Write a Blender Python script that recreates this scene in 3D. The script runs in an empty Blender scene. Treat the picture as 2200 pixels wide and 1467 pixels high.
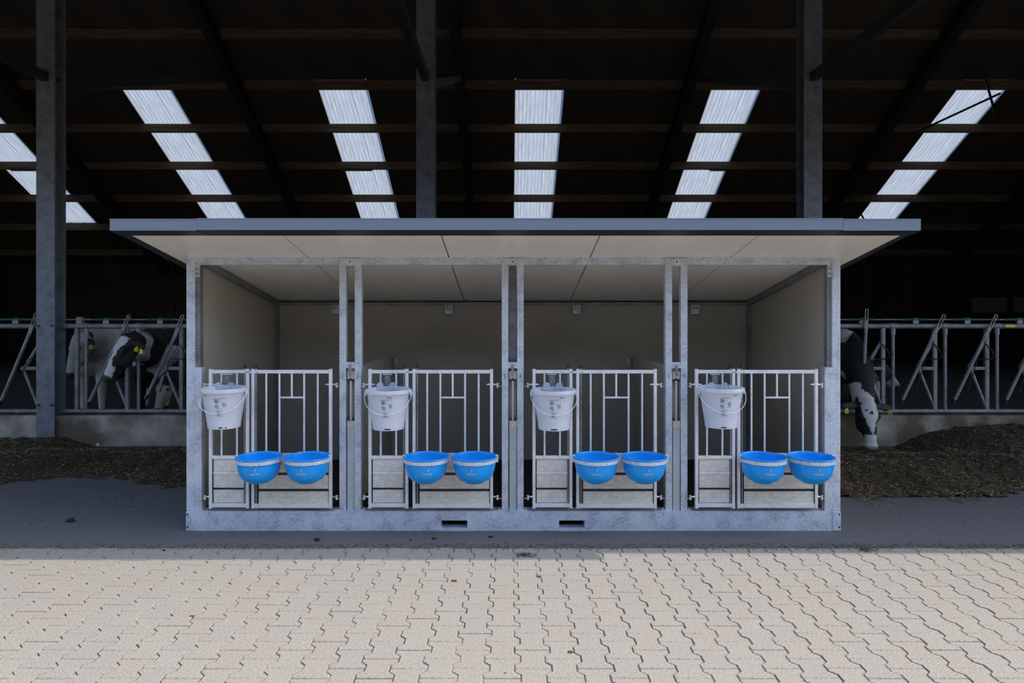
import bpy, bmesh, math, random
from mathutils import Vector, Matrix, noise

# ------------------------------------------------------------------ camera, sky, sun, exposure
scene = bpy.context.scene
C = scene.collection
CAMZ = 1.65
F = 1467.0            # focal length in pixels of the 2200 wide frame (24 mm on 36 mm)
VX, VY = 1095.0, 655.0  # where the straight-ahead direction falls in the frame

cam_d = bpy.data.cameras.new('camera')
cam_d.sensor_width = 36.0
cam_d.lens = 24.0
cam_d.shift_x = (1100 - VX) / 2200.0
cam_d.shift_y = (VY - 733.5) / 2200.0
cam_d.clip_end = 300
cam = bpy.data.objects.new('camera', cam_d)
cam.location = (0, 0, CAMZ)
cam.rotation_euler = (math.pi / 2, 0, 0)
C.objects.link(cam)
scene.camera = cam

SUN_DIR = Vector((0.608, -0.095, 0.788)).normalized()   # towards the sun
world = bpy.data.worlds.new('world')
scene.world = world
world.use_nodes = True
wn = world.node_tree
wn.nodes.clear()
sky = wn.nodes.new('ShaderNodeTexSky')
sky.sky_type = 'NISHITA'
sky.sun_disc = False
sky.sun_elevation = math.asin(SUN_DIR.z)
sky.sun_rotation = math.atan2(SUN_DIR.x, SUN_DIR.y)
sky.air_density = 1.0
sky.dust_density = 1.5
bg = wn.nodes.new('ShaderNodeBackground')
bg.inputs['Strength'].default_value = 0.45
wo = wn.nodes.new('ShaderNodeOutputWorld')
wn.links.new(sky.outputs[0], bg.inputs[0])
wn.links.new(bg.outputs[0], wo.inputs[0])

sun_d = bpy.data.lights.new('sun', 'SUN')
sun_d.energy = 3.5
sun_d.angle = math.radians(0.5)
sun_d.color = (1.0, 0.90, 0.78)
sun = bpy.data.objects.new('sun', sun_d)
sun.location = (12, -2, 20)
sun.rotation_euler = SUN_DIR.to_track_quat('Z', 'Y').to_euler()
C.objects.link(sun)

vs = scene.view_settings
vs.view_transform = 'Standard'
vs.look = 'None'
vs.gamma = 1.0
vs.use_curve_mapping = False
vs.exposure = 0.0

rnd = random.Random(7)

def PX(px, Y): return (px - VX) / F * Y
def PZ(py, Y): return CAMZ - (py - VY) / F * Y

# ------------------------------------------------------------------ materials
M = {}
def mat(name, col, rough=0.6, metal=0.0, col2=None, scale=20.0, detail=4.0, lo=0.35, hi=0.65,
        bump=0.0, bscale=None, tex='noise', spec=0.5, rough_var=0.0, stretch=None, sheen=0):
    m = bpy.data.materials.new(name)
    m.use_nodes = True
    nt = m.node_tree
    b = nt.nodes['Principled BSDF']
    b.inputs['Base Color'].default_value = (*col, 1)
    b.inputs['Roughness'].default_value = rough
    b.inputs['Metallic'].default_value = metal
    b.inputs['Specular IOR Level'].default_value = spec
    tc = nt.nodes.new('ShaderNodeTexCoord')
    vec = tc.outputs['Object']
    if stretch:
        mp = nt.nodes.new('ShaderNodeMapping')
        mp.inputs['Scale'].default_value = stretch
        nt.links.new(vec, mp.inputs['Vector'])
        vec = mp.outputs[0]
    if col2:
        if tex == 'voronoi':
            t = nt.nodes.new('ShaderNodeTexVoronoi')
            t.inputs['Scale'].default_value = scale
            fac = nt.nodes.new('ShaderNodeSeparateColor')
            nt.links.new(t.outputs['Color'], fac.inputs[0])
            out = fac.outputs[0]
        else:
            t = nt.nodes.new('ShaderNodeTexNoise')
            t.inputs['Scale'].default_value = scale
            t.inputs['Detail'].default_value = detail
            out = t.outputs[0]
        nt.links.new(vec, t.inputs['Vector'])
        r = nt.nodes.new('ShaderNodeValToRGB')
        r.color_ramp.elements[0].position = lo
        r.color_ramp.elements[0].color = (*col, 1)
        r.color_ramp.elements[1].position = hi
        r.color_ramp.elements[1].color = (*col2, 1)
        nt.links.new(out, r.inputs[0])
        nt.links.new(r.outputs[0], b.inputs['Base Color'])
    if bump:
        n = nt.nodes.new('ShaderNodeTexNoise')
        n.inputs['Scale'].default_value = bscale or scale
        n.inputs['Detail'].default_value = 4
        nt.links.new(vec, n.inputs['Vector'])
        bp = nt.nodes.new('ShaderNodeBump')
        bp.inputs['Strength'].default_value = bump
        bp.inputs['Distance'].default_value = 0.02
        nt.links.new(n.outputs[0], bp.inputs['Height'])
        nt.links.new(bp.outputs[0], b.inputs['Normal'])
    M[name] = m
    return m

def galv(name, a, b_, metal=0.55, rough=0.5):
    """galvanised steel: fine spangle plus cloudy white-rust patches"""
    m = mat(name, a, rough, metal)
    nt = m.node_tree
    bs = nt.nodes['Principled BSDF']
    tc = nt.nodes.new('ShaderNodeTexCoord')
    v = nt.nodes.new('ShaderNodeTexVoronoi'); v.inputs['Scale'].default_value = 170
    n = nt.nodes.new('ShaderNodeTexNoise'); n.inputs['Scale'].default_value = 9; n.inputs['Detail'].default_value = 6
    n2 = nt.nodes.new('ShaderNodeTexNoise'); n2.inputs['Scale'].default_value = 60; n2.inputs['Detail'].default_value = 5
    for t in (v, n, n2): nt.links.new(tc.outputs['Object'], t.inputs['Vector'])
    s = nt.nodes.new('ShaderNodeSeparateColor'); nt.links.new(v.outputs['Color'], s.inputs[0])
    ad = nt.nodes.new('ShaderNodeMath'); ad.operation = 'MULTIPLY_ADD'; ad.inputs[1].default_value = 0.35
    nt.links.new(s.outputs[0], ad.inputs[0]); nt.links.new(n.outputs[0], ad.inputs[2])
    ad2 = nt.nodes.new('ShaderNodeMath'); ad2.operation = 'MULTIPLY_ADD'; ad2.inputs[1].default_value = 0.5
    nt.links.new(n2.outputs[0], ad2.inputs[0]); nt.links.new(ad.outputs[0], ad2.inputs[2])
    r = nt.nodes.new('ShaderNodeValToRGB')
    r.color_ramp.elements[0].position = 0.62; r.color_ramp.elements[0].color = (*a, 1)
    r.color_ramp.elements[1].position = 1.12 if False else 1.0; r.color_ramp.elements[1].color = (*b_, 1)
    nt.links.new(ad2.outputs[0], r.inputs[0])
    nt.links.new(r.outputs[0], bs.inputs['Base Color'])
    return m

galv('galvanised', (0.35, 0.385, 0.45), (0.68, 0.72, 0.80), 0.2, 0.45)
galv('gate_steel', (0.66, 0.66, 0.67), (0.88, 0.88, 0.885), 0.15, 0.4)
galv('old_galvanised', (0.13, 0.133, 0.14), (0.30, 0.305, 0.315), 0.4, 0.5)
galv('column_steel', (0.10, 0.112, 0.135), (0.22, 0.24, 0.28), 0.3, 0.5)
mat('bright_bolt', (0.75, 0.75, 0.74), 0.3, 0.9)
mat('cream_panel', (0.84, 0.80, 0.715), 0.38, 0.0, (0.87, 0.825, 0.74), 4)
mat('shaded_wall', (0.43, 0.40, 0.34), 0.42, 0.0, (0.465, 0.432, 0.367), 4)  # cream panels darkened in colour for the shade inside the pens
mat('fascia_paint', (0.20, 0.235, 0.29), 0.3, 0.1, (0.225, 0.26, 0.32), 8, stretch=(0.3, 1, 30))
mat('dark_trim', (0.02, 0.025, 0.03), 0.4)
mat('pvc_profile', (0.52, 0.55, 0.54), 0.45)
mat('beige_plate', (0.62, 0.56, 0.48), 0.45, 0.2)
mat('rubber_floor', (0.012, 0.012, 0.013), 0.8, bump=0.2, bscale=60)
mat('black_plastic', (0.010, 0.010, 0.011), 0.4)
mat('hole_black', (0.004, 0.004, 0.005), 0.9)
mat('gate_plank', (0.68, 0.625, 0.53), 0.55, 0.0, (0.88, 0.84, 0.76), 26, 8, 0.35, 0.7, stretch=(1, 1, 2.2), bump=0.1, bscale=80)
mat('blue_plastic', (0.006, 0.34, 0.88), 0.34)
mat('ink_white', (0.85, 0.87, 0.9), 0.5)
mat('ink_dark', (0.02, 0.025, 0.04), 0.5)
mat('ink_blue', (0.06, 0.40, 0.75), 0.5)
mat('sign_white', (0.85, 0.86, 0.88), 0.45)
mat('sign_blue', (0.10, 0.16, 0.30), 0.45)
mat('paver', (0.245, 0.226, 0.190), 0.85, 0.0, (0.43, 0.398, 0.340), 110, 8, 0.3, 0.7, bump=0.35, bscale=180)
mat('paver_grey', (0.24, 0.224, 0.195), 0.85, 0.0, (0.41, 0.386, 0.337), 110, 8, 0.3, 0.7, bump=0.35, bscale=180)
mat('paver_warm', (0.245, 0.222, 0.182), 0.85, 0.0, (0.43, 0.392, 0.327), 110, 8, 0.3, 0.7, bump=0.35, bscale=180)
mat('joint_sand', (0.085, 0.068, 0.05), 0.95, 0.0, (0.34, 0.30, 0.24), 2.2, 5, 0.47, 0.62)
mat('asphalt', (0.078, 0.077, 0.079), 0.85, 0.0, (0.20, 0.197, 0.198), 140, 8, 0.36, 0.68, bump=0.5, bscale=220)
mat('concrete', (0.14, 0.108, 0.075), 0.9, 0.0, (0.52, 0.455, 0.37), 1.9, 9, 0.44, 0.64, bump=0.3, bscale=40)
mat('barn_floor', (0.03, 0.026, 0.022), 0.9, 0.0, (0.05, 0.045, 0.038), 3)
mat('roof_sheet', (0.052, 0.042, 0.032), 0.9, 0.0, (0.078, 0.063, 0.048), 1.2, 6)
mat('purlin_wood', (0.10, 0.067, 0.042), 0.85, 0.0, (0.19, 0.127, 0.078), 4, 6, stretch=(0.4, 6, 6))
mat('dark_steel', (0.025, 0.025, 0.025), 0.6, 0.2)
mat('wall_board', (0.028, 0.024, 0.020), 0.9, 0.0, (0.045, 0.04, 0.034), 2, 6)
mat('silage', (0.022, 0.014, 0.006), 0.95, 0.0, (0.075, 0.05, 0.02), 60, 6, bump=0.8, bscale=70)
mat('straw', (0.48, 0.35, 0.17), 0.8, 0.0, (0.07, 0.048, 0.02), 40, 1, 0.34, 0.50)
mat('grit', (0.05, 0.042, 0.032), 0.95, 0.0, (0.20, 0.17, 0.125), 30, 2)
mat('manure', (0.018, 0.013, 0.009), 0.9, bump=0.6, bscale=80)
mat('dry_leaf', (0.07, 0.05, 0.032), 0.85)
mat('green_sleeve', (0.012, 0.10, 0.065), 0.45)
mat('red_plastic', (0.30, 0.02, 0.02), 0.5)
mat('yellow_tag', (0.75, 0.62, 0.04), 0.5)
mat('cow_eye', (0.006, 0.005, 0.005), 0.08)
mat('white_plug', (0.60, 0.60, 0.58), 0.5)
mat('tube_light', (0.35, 0.34, 0.31), 0.4)

# frosted bucket plastic: diffuse plus some light passing through
m = mat('frosted_plastic', (0.80, 0.82, 0.87), 0.32)
nt = m.node_tree
tr = nt.nodes.new('ShaderNodeBsdfTranslucent'); tr.inputs[0].default_value = (0.82, 0.85, 0.92, 1)
mx = nt.nodes.new('ShaderNodeMixShader'); mx.inputs[0].default_value = 0.30
nt.links.new(nt.nodes['Principled BSDF'].outputs[0], mx.inputs[1]); nt.links.new(tr.outputs[0], mx.inputs[2])
nt.links.new(mx.outputs[0], nt.nodes['Material Output'].inputs[0])
# skylight sheets: light passes through as a diffuse glow, dirty along the ribs
m = mat('skylight_sheet', (0.35, 0.37, 0.40), 0.5)
nt = m.node_tree
tr = nt.nodes.new('ShaderNodeBsdfTranslucent')
tc = nt.nodes.new('ShaderNodeTexCoord'); n = nt.nodes.new('ShaderNodeTexNoise'); n.inputs['Scale'].default_value = 3; n.inputs['Detail'].default_value = 8
mp = nt.nodes.new('ShaderNodeMapping'); mp.inputs['Scale'].default_value = (6, 0.8, 1)
nt.links.new(tc.outputs['Object'], mp.inputs[0]); nt.links.new(mp.outputs[0], n.inputs['Vector'])
rr = nt.nodes.new('ShaderNodeValToRGB')
rr.color_ramp.elements[0].position = 0.3; rr.color_ramp.elements[0].color = (0.245, 0.262, 0.272, 1)
rr.color_ramp.elements[1].position = 0.7; rr.color_ramp.elements[1].color = (0.325, 0.345, 0.358, 1)
nt.links.new(n.outputs[0], rr.inputs[0]); nt.links.new(rr.outputs[0], tr.inputs[0])
mx = nt.nodes.new('ShaderNodeMixShader'); mx.inputs[0].default_value = 0.85
nt.links.new(nt.nodes['Principled BSDF'].outputs[0], mx.inputs[1]); nt.links.new(tr.outputs[0], mx.inputs[2])
nt.links.new(mx.outputs[0], nt.nodes['Material Output'].inputs[0])
# hide: colour comes from the coat painted on the vertices
m = mat('cow_hide', (0.5, 0.5, 0.5), 0.75, bump=0.25, bscale=120)
nt = m.node_tree
at = nt.nodes.new('ShaderNodeAttribute'); at.attribute_name = 'coat'
nt.links.new(at.outputs['Color'], nt.nodes['Principled BSDF'].inputs['Base Color'])

# ------------------------------------------------------------------ mesh helpers
def box(bm, x0, x1, y0, y1, z0, z1, bev=0.0):
    vs_ = [bm.verts.new(p) for p in ((x0, y0, z0), (x1, y0, z0), (x1, y1, z0), (x0, y1, z0),
                                     (x0, y0, z1), (x1, y0, z1), (x1, y1, z1), (x0, y1, z1))]
    fs = [bm.faces.new([vs_[i] for i in f]) for f in ((0, 3, 2, 1), (4, 5, 6, 7), (0, 1, 5, 4), (1, 2, 6, 5), (2, 3, 7, 6), (3, 0, 4, 7))]
    if bev:
        es = set(e for f in fs for e in f.edges)
        bmesh.ops.bevel(bm, geom=list(es), offset=bev, segments=1, affect='EDGES', clamp_overlap=True)

def frame_of(d):
    d = d.normalized()
    a = Vector((0, 0, 1)) if abs(d.z) < 0.9 else Vector((1, 0, 0))
    u = d.cross(a).normalized()
    return u, d.cross(u).normalized()

def tube(bm, pts, r, n=8, closed=False, r1=None):
    pts = [Vector(p) for p in pts]
    rings = []
    k = len(pts)
    for i, p in enumerate(pts):
        if closed: d = pts[(i + 1) % k] - pts[i - 1]
        elif i == 0: d = pts[1] - pts[0]
        elif i == k - 1: d = pts[-1] - pts[-2]
        else: d = (pts[i + 1] - p).normalized() + (p - pts[i - 1]).normalized()
        u, v = frame_of(d)
        if rings:  # keep rings aligned
            u0 = rings[-1][1]
            dd = d.normalized()
            u = (u0 - dd * u0.dot(dd)).normalized()
            v = dd.cross(u)
        rad = r if r1 is None else r + (r1 - r) * i / max(1, k - 1)
        rings.append(([bm.verts.new(p + (u * math.cos(2 * math.pi * j / n) + v * math.sin(2 * math.pi * j / n)) * rad) for j in range(n)], u))
    for i in range(k - 1 + (1 if closed else 0)):
        a, b = rings[i][0], rings[(i + 1) % k][0]
        for j in range(n):
            bm.faces.new((a[j], a[(j + 1) % n], b[(j + 1) % n], b[j]))
    if not closed:
        bm.faces.new(list(reversed(rings[0][0])))
        bm.faces.new(rings[-1][0])

def bar(bm, p0, p1, w, h):
    """rectangular bar between two points, w across X-ish, h across the other"""
    p0, p1 = Vector(p0), Vector(p1)
    d = (p1 - p0).normalized()
    a = Vector((0, 1, 0)) if abs(d.y) < 0.9 else Vector((0, 0, 1))
    u = d.cross(a).normalized(); v = d.cross(u).normalized()
    q = []
    for p in (p0, p1):
        q.append([bm.verts.new(p + u * sx * w / 2 + v * sy * h / 2) for sx, sy in ((-1, -1), (1, -1), (1, 1), (-1, 1))])
    for j in range(4):
        bm.faces.new((q[0][j], q[0][(j + 1) % 4], q[1][(j + 1) % 4], q[1][j]))
    bm.faces.new(list(reversed(q[0]))); bm.faces.new(q[1])

def lathe(bm, prof, n=40, cap=True):
    """profile of (r, z); surface of revolution about Z"""
    rings = []
    for r, z in prof:
        if r < 1e-6: rings.append([bm.verts.new((0, 0, z))])
        else: rings.append([bm.verts.new((r * math.cos(2 * math.pi * j / n), r * math.sin(2 * math.pi * j / n), z)) for j in range(n)])
    for a, b in zip(rings, rings[1:]):
        for j in range(n):
            j2 = (j + 1) % n
            if len(a) == 1 and len(b) > 1: bm.faces.new((a[0], b[j2], b[j]))
            elif len(b) == 1 and len(a) > 1: bm.faces.new((a[j], a[j2], b[0]))
            elif len(a) > 1: bm.faces.new((a[j], a[j2], b[j2], b[j]))

def prism(bm, outline, depth_vec):
    """outline: list of points; extruded by depth_vec"""
    d = Vector(depth_vec)
    a = [bm.verts.new(Vector(p)) for p in outline]
    b = [bm.verts.new(Vector(p) + d) for p in outline]
    n = len(a)
    for j in range(n): bm.faces.new((a[j], a[(j + 1) % n], b[(j + 1) % n], b[j]))
    bm.faces.new(list(reversed(a))); bm.faces.new(b)

def mesh_of(bm, name, smooth=False):
    bmesh.ops.recalc_face_normals(bm, faces=bm.faces)
    me = bpy.data.meshes.new(name)
    bm.to_mesh(me); bm.free()
    if smooth:
        for p in me.polygons: p.use_smooth = True
        try: me.set_sharp_from_angle(angle=math.radians(40))
        except Exception: pass
    return me

def obj(name, bm, material, parent=None, smooth=False, loc=None, rot=None):
    me = bm if isinstance(bm, bpy.types.Mesh) else mesh_of(bm, name, smooth)
    if not me.materials: me.materials.append(M[material])
    o = bpy.data.objects.new(name, me)
    C.objects.link(o)
    if parent: o.parent = parent
    if loc is not None: o.location = loc
    if rot is not None: o.rotation_euler = rot
    return o

def NB(): return bmesh.new()
def bx(name, material, parent, *a, bev=0.0):
    b = NB(); box(b, *a, bev=bev)
    return obj(name, b, material, parent)
def tb(name, material, parent, pts, r, n=8, closed=False):
    b = NB(); tube(b, pts, r, n, closed)
    return obj(name, b, material, parent, smooth=True)

def tag(o, label=None, cat=None, group=None, kind=None):
    if label: o['label'] = label
    if cat: o['category'] = cat
    if group: o['group'] = group
    if kind: o['kind'] = kind
    return o
def thing(name, loc, label, cat, group=None, rotz=0):
    o = bpy.data.objects.new(name, None)
    o.empty_display_size = 0.1
    C.objects.link(o)
    o.location = loc; o.rotation_euler = (0, 0, rotz)
    return tag(o, label, cat, group)

def text_mesh(body, size, fn, depth=0.0006):
    """flat lettering turned into a mesh and laid on a surface by fn(x, y)"""
    cu = bpy.data.curves.new('lettering', 'FONT')
    cu.body = body; cu.size = size; cu.align_x = 'CENTER'; cu.align_y = 'CENTER'
    cu.resolution_u = 3
    to = bpy.data.objects.new('lettering', cu)
    C.objects.link(to)
    bpy.context.view_layer.update()
    dg = bpy.context.evaluated_depsgraph_get()
    me = bpy.data.meshes.new_from_object(to.evaluated_get(dg))
    bpy.data.objects.remove(to); bpy.data.curves.remove(cu)
    for v in me.vertices: v.co = fn(v.co.x, v.co.y)
    me.materials.clear()
    return me

# ------------------------------------------------------------------ yard: paving, asphalt, kerb, barn floor
YSEAM = 4.635                       # where asphalt meets pavers
b = NB(); box(b, -16, 16, -12, YSEAM, -0.12, -0.006)
paving = tag(obj('paved_yard', b, 'joint_sand'), 'sunlit yard of interlocking double-T concrete pavers', None, None, 'structure')

PW, PL = 0.1415, 0.165              # column pitch, block length
GAP = 0.0029
def paver_outline(cx, cy, y_hi=None):
    n, w = PW / 2 - 0.0138 - GAP, PW / 2 + 0.0138 - GAP
    h = PL / 2 - GAP
    prof = [(-h, w), (-0.056, w), (-0.029, n), (0.029, n), (0.056, w), (h, w)]
    left = [(-r, t) for t, r in prof]
    right = [(r, t) for t, r in reversed(prof)]
    return [(cx + x, cy + y) for x, y in left + right]
def paver_bm(bm, cx, cy, z=0.0):
    o = paver_outline(cx, cy)
    o = [(x, min(y, YSEAM - .004)) for x, y in o]
    inner = [(cx + (x - cx) * 0.965, cy + (y - cy) * 0.965) for x, y in o]
    bot = [bm.verts.new((x, y, z - 0.03)) for x, y in o]
    mid = [bm.verts.new((x, y, z - 0.0035)) for x, y in o]
    top = [bm.verts.new((x, y, z)) for x, y in inner]
    k = len(o)
    for j in range(k):
        j2 = (j + 1) % k
        bm.faces.new((bot[j2], bot[j], mid[j], mid[j2]))
        bm.faces.new((mid[j2], mid[j], top[j], top[j2]))
    bm.faces.new(list(reversed(top)))
bmp = NB(); paver_bm(bmp, 0, 0)
paver_mesh = mesh_of(bmp, 'brick'); paver_mesh.materials.append(M['paver'])
pm2 = paver_mesh.copy(); pm2.materials[0] = M['paver_grey']
pm3 = paver_mesh.copy(); pm3.materials[0] = M['paver_warm']
cells = []
for i in range(-70, 71):
    cx = 0.036 - PW / 2 + i * PW
    off = 0.0 if i % 2 == 0 else PL / 2
    for j in range(-70, 30):
        cy = 3.02 - PL / 2 + off + j * PL
        if cy > YSEAM + 0.065 or cy < -6.9 or abs(cx) > 9: continue
        px = VX + cx / max(cy, 0.3) * F
        inview = cy > 2.93 and -40 < px < 2240
        cells.append((inview, cy, cx))
vis = sorted([c for c in cells if c[0]], key=lambda c: c[1])
single = set((c[1], c[2]) for c in vis[:300] if c[1] + PL / 2 < YSEAM)
restb = NB()
meshes = [paver_mesh, paver_mesh, pm2, pm3]
for inv, cy, cx in cells:
    z = rnd.uniform(-0.0022, 0.0012)
    if (cy, cx) in single:
        o = obj('brick', rnd.choice(meshes), 'paver', paving, loc=(cx, cy, z))
        o.rotation_euler = (rnd.uniform(-.006, .006), rnd.uniform(-.006, .006), rnd.uniform(-.008, .008))
    elif cy > 0.5 or abs(cx) < 5:
        paver_bm(restb, cx, cy, z)
ro = obj('pavers', restb, 'paver', paving); ro['kind'] = 'stuff'

b = NB(); box(b, -18, 26, YSEAM, 7.95, -0.12, 0.0)
tag(obj('feed_alley', b, 'asphalt'), 'dark asphalt feed alley along the barn', None, None, 'structure')
YK = 7.90
b = NB(); box(b, -18, 26, YK, YK + 0.2, 0, 0.365, bev=0.015)
tag(obj('wall_kerb', b, 'concrete'), 'low stained concrete kerb below the feed fence', None, None, 'structure')
b = NB(); box(b, -18, 26, YK + 0.05, 21, -0.12, 0.02)
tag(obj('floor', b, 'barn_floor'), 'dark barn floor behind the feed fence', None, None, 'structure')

# ------------------------------------------------------------------ barn shell
SL = 0.542
def roof_z(Y): return 13.45 - SL * Y
RN = Vector((0, SL, 1)).normalized()
YR = 10.43                           # ridge
YEAVE, ZEAVE = 4.01, 4.30            # front eave
def front_z(Y): return ZEAVE + SL * (Y - YEAVE)
XL, XR = -18.0, 27.0
PITCH_X, PITCH_Y = 0.99, 1.073
SKY_COLS = {-12, -8, -4, 0, 4, 9}
def row_y(k): return 12.47 + PITCH_Y * k
# continuous backing of the roof, left open over the skylight strips
b = NB()
sk_y0, sk_y1 = row_y(1), row_y(5)
def roof_slab(bm, x0, x1, y0, y1, lift, th):
    vs_ = []
    for z_ in (lift, lift + th):
        for x, y in ((x0, y0), (x1, y0), (x1, y1), (x0, y1)):
            vs_.append(bm.verts.new((x, y, roof_z(y) + z_)))
    for f in ((0, 3, 2, 1), (4, 5, 6, 7), (0, 1, 5, 4), (1, 2, 6, 5), (2, 3, 7, 6), (3, 0, 4, 7)):
        bm.faces.new([vs_[i] for i in f])
roof_slab(b, XL, XR, YR, sk_y0, 0.035, 0.03)
def front_slab(bm, x0, x1, y0, y1, lift, th):
    vs_ = []
    for z_ in (lift, lift + th):
        for x, y in ((x0, y0), (x1, y0), (x1, y1), (x0, y1)):
            vs_.append(bm.verts.new((x, y, front_z(y) + z_)))
    for f in ((0, 3, 2, 1), (4, 5, 6, 7), (0, 1, 5, 4), (1, 2, 6, 5), (2, 3, 7, 6), (3, 0, 4, 7)):
        bm.faces.new([vs_[i] for i in f])
front_slab(b, XL, XR, YEAVE, YR, 0.035, 0.03)
roof_slab(b, XL, XR, sk_y1, 19.8, 0.035, 0.03)
xs = [XL] + sum([[0.11 + PITCH_X * j, 0.11 + PITCH_X * (j + 1)] for j in sorted(SKY_COLS)], []) + [XR]
for x0, x1 in zip(xs[0::2], xs[1::2]):
    roof_slab(b, x0, x1, sk_y0, sk_y1, 0.035, 0.03)
front_slab(b, XL, 3.9, YEAVE - 0.1, YEAVE, 0.0, 0.06)      # unseen lip added on part of the front eave, stepping its shadow edge
roof = tag(obj('ceiling', b, 'roof_sheet'), 'steep dark barn roof on timber purlins with skylight strips', None, None, 'structure')
# individual sheets in view
b = NB(); roof_slab(b, 0.004, PITCH_X - 0.004, 0, PITCH_Y - 0.004, 0.0, 0.033)
for v in b.verts: v.co.z -= roof_z(0)
sheet_mesh = mesh_of(b, 'roof_sheet'); sheet_mesh.materials.append(M['roof_sheet'])
# corrugated skylight sheet
b = NB(); N = 96; prev = None
for i in range(N + 1):
    x = PITCH_X * i / N
    zz = 0.0035 * math.sin(2 * math.pi * x / 0.0825)
    if abs((x / PITCH_X) - 0.33) < 0.018 or abs((x / PITCH_X) - 0.67) < 0.018: zz += 0.007
    cur = [b.verts.new((x, y, -SL * y + zz)) for y in (0, PITCH_Y)]
    if prev: b.faces.new((prev[0], cur[0], cur[1], prev[1]))
    prev = cur
sky_mesh = mesh_of(b, 'skylight', True); sky_mesh.materials.append(M['skylight_sheet'])
for k in range(-1, 6):
    y = row_y(k)
    half = 1110 / F * (y + 1.0) + 1.0
    for j in range(-18, 27):
        x = 0.11 + PITCH_X * j
        if x + PITCH_X < -half or x > half: continue
        if j in SKY_COLS and 1 <= k < 5:
            obj('skylight', sky_mesh, 'skylight_sheet', roof, loc=(x, y, roof_z(y) + 0.01))
        else:
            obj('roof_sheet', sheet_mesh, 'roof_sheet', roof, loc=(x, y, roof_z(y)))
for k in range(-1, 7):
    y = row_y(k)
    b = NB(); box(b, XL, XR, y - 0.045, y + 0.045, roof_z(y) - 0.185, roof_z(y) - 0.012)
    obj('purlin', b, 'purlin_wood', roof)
COLX = [-9.75, -5.34, -0.97, 3.49, 7.90, 12.3]
for x in COLX:                       # steel rafters under the purlins
    b = NB()
    for fz_, ya, yb_ in ((roof_z, YR, 19.5), (front_z, YEAVE + .1, YR)):
      for dx0, dx1, d0, d1 in ((-0.09, 0.09, -0.22, -0.20), (-0.012, 0.012, -0.44, -0.22), (-0.09, 0.09, -0.46, -0.44)):
        vs_ = []
        for d in (d0, d1):
            for xx, y in ((x + dx0, ya), (x + dx1, ya), (x + dx1, yb_), (x + dx0, yb_)):
                vs_.append(b.verts.new((xx, y, fz_(y) + d)))
        for f in ((0, 3, 2, 1), (4, 5, 6, 7), (0, 1, 5, 4), (1, 2, 6, 5), (2, 3, 7, 6), (3, 0, 4, 7)):
            b.faces.new([vs_[i] for i in f])
    obj('rafter', b, 'dark_steel', roof)
# wind bracing rods below the roof, right-hand bay
def roof_pt(px, py, drop=0.5):
    t = (VY - py) / F
    Y = (13.45 - drop - CAMZ) / (t + SL)
    return Vector((PX(px, Y), Y, roof_z(Y) - drop))
for a_, c_ in (((2150, 200), (1870, 330)), ((2112, 150), (2140, 250)), ((1805, 385), (1862, 480))):
    tb('brace_rod', 'dark_steel', roof, [roof_pt(*a_), roof_pt(*c_)], 0.022, 6)
# far walls: back wall of boards with two windows, added gable ends
YB = 19.6
back_top = roof_z(YB)
b = NB(); box(b, XL, XR, YB + 0.06, YB + 0.16, 0, back_top + 0.1)
wb = tag(obj('wall_back', b, 'dark_steel'), 'dark boarded back wall of the barn', None, None, 'structure')
bd = NB(); box(bd, 0.01, 1.19, 0, 0.06, 0.9, back_top)
board_mesh = mesh_of(bd, 'wall_panel'); board_mesh.materials.append(M['wall_board'])
for i in range(-12, 18):
    if 11 <= i <= 12: continue
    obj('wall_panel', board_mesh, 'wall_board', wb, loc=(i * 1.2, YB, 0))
for i in (11, 12):                    # over the windows
    bx('wall_panel', 'wall_board', wb, i * 1.2 + .01, i * 1.2 + 1.19, YB, YB + .06, 1.9, back_top)
m = mat('window_pane', (0.20, 0.21, 0.22), 0.3)
for n_, i in enumerate((11, 12)):
    w = tag(bx('window_%d' % (n_ + 1), 'window_pane', None, i * 1.2 + .06, i * 1.2 + 1.1, YB + 0.02, YB + 0.05, 1.43, 1.86), 'pale grey window pane in the far back wall', None, None, 'structure')
    bx('window_frame', 'dark_steel', w, i * 1.2 + .0, i * 1.2 + .06, YB, YB + 0.06, 1.38, 1.9)
for nm, x in (('wall_left', XL), ('wall_right', 15.6)):  # unseen gable ends, added to keep the barn interior dark
    b = NB()
    prism(b, [(x, YK + 0.4, 0), (x, YB, 0), (x, YB, roof_z(YB)), (x, YR, roof_z(YR)), (x, YK + 0.4, front_z(YK + 0.4))], (0.12, 0, 0))
    tag(obj(nm, b, 'wall_board'), 'unseen gable end wall added to keep the barn dark', None, None, 'structure')

# unseen boarded wall and roof added behind the camera to block low sky light
YO = -7.0
b = NB(); box(b, -22, 24, YO - 0.3, YO, 0, 5.6)
ob = tag(obj('sky_block_wall', b, 'dark_steel'), 'unseen dark wall added across the yard to block low sky', None, None, 'structure')
bd = NB(); box(bd, 0.01, 1.19, 0, 0.04, 0.0, 5.6)
ob_mesh = mesh_of(bd, 'wall_panel'); ob_mesh.materials.append(M['wall_board'])
for i in range(-18, 20): obj('wall_panel', ob_mesh, 'wall_board', ob, loc=(i * 1.2, YO, 0))
b = NB(); prism(b, [(-22.5, YO + .5, 5.45), (-22.5, YO - 6, 8.6), (-22.5, YO - 6, 8.72), (-22.5, YO + .5, 5.57)], (47, 0, 0))
obj('sky_block_roof', b, 'roof_sheet', ob)

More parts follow.
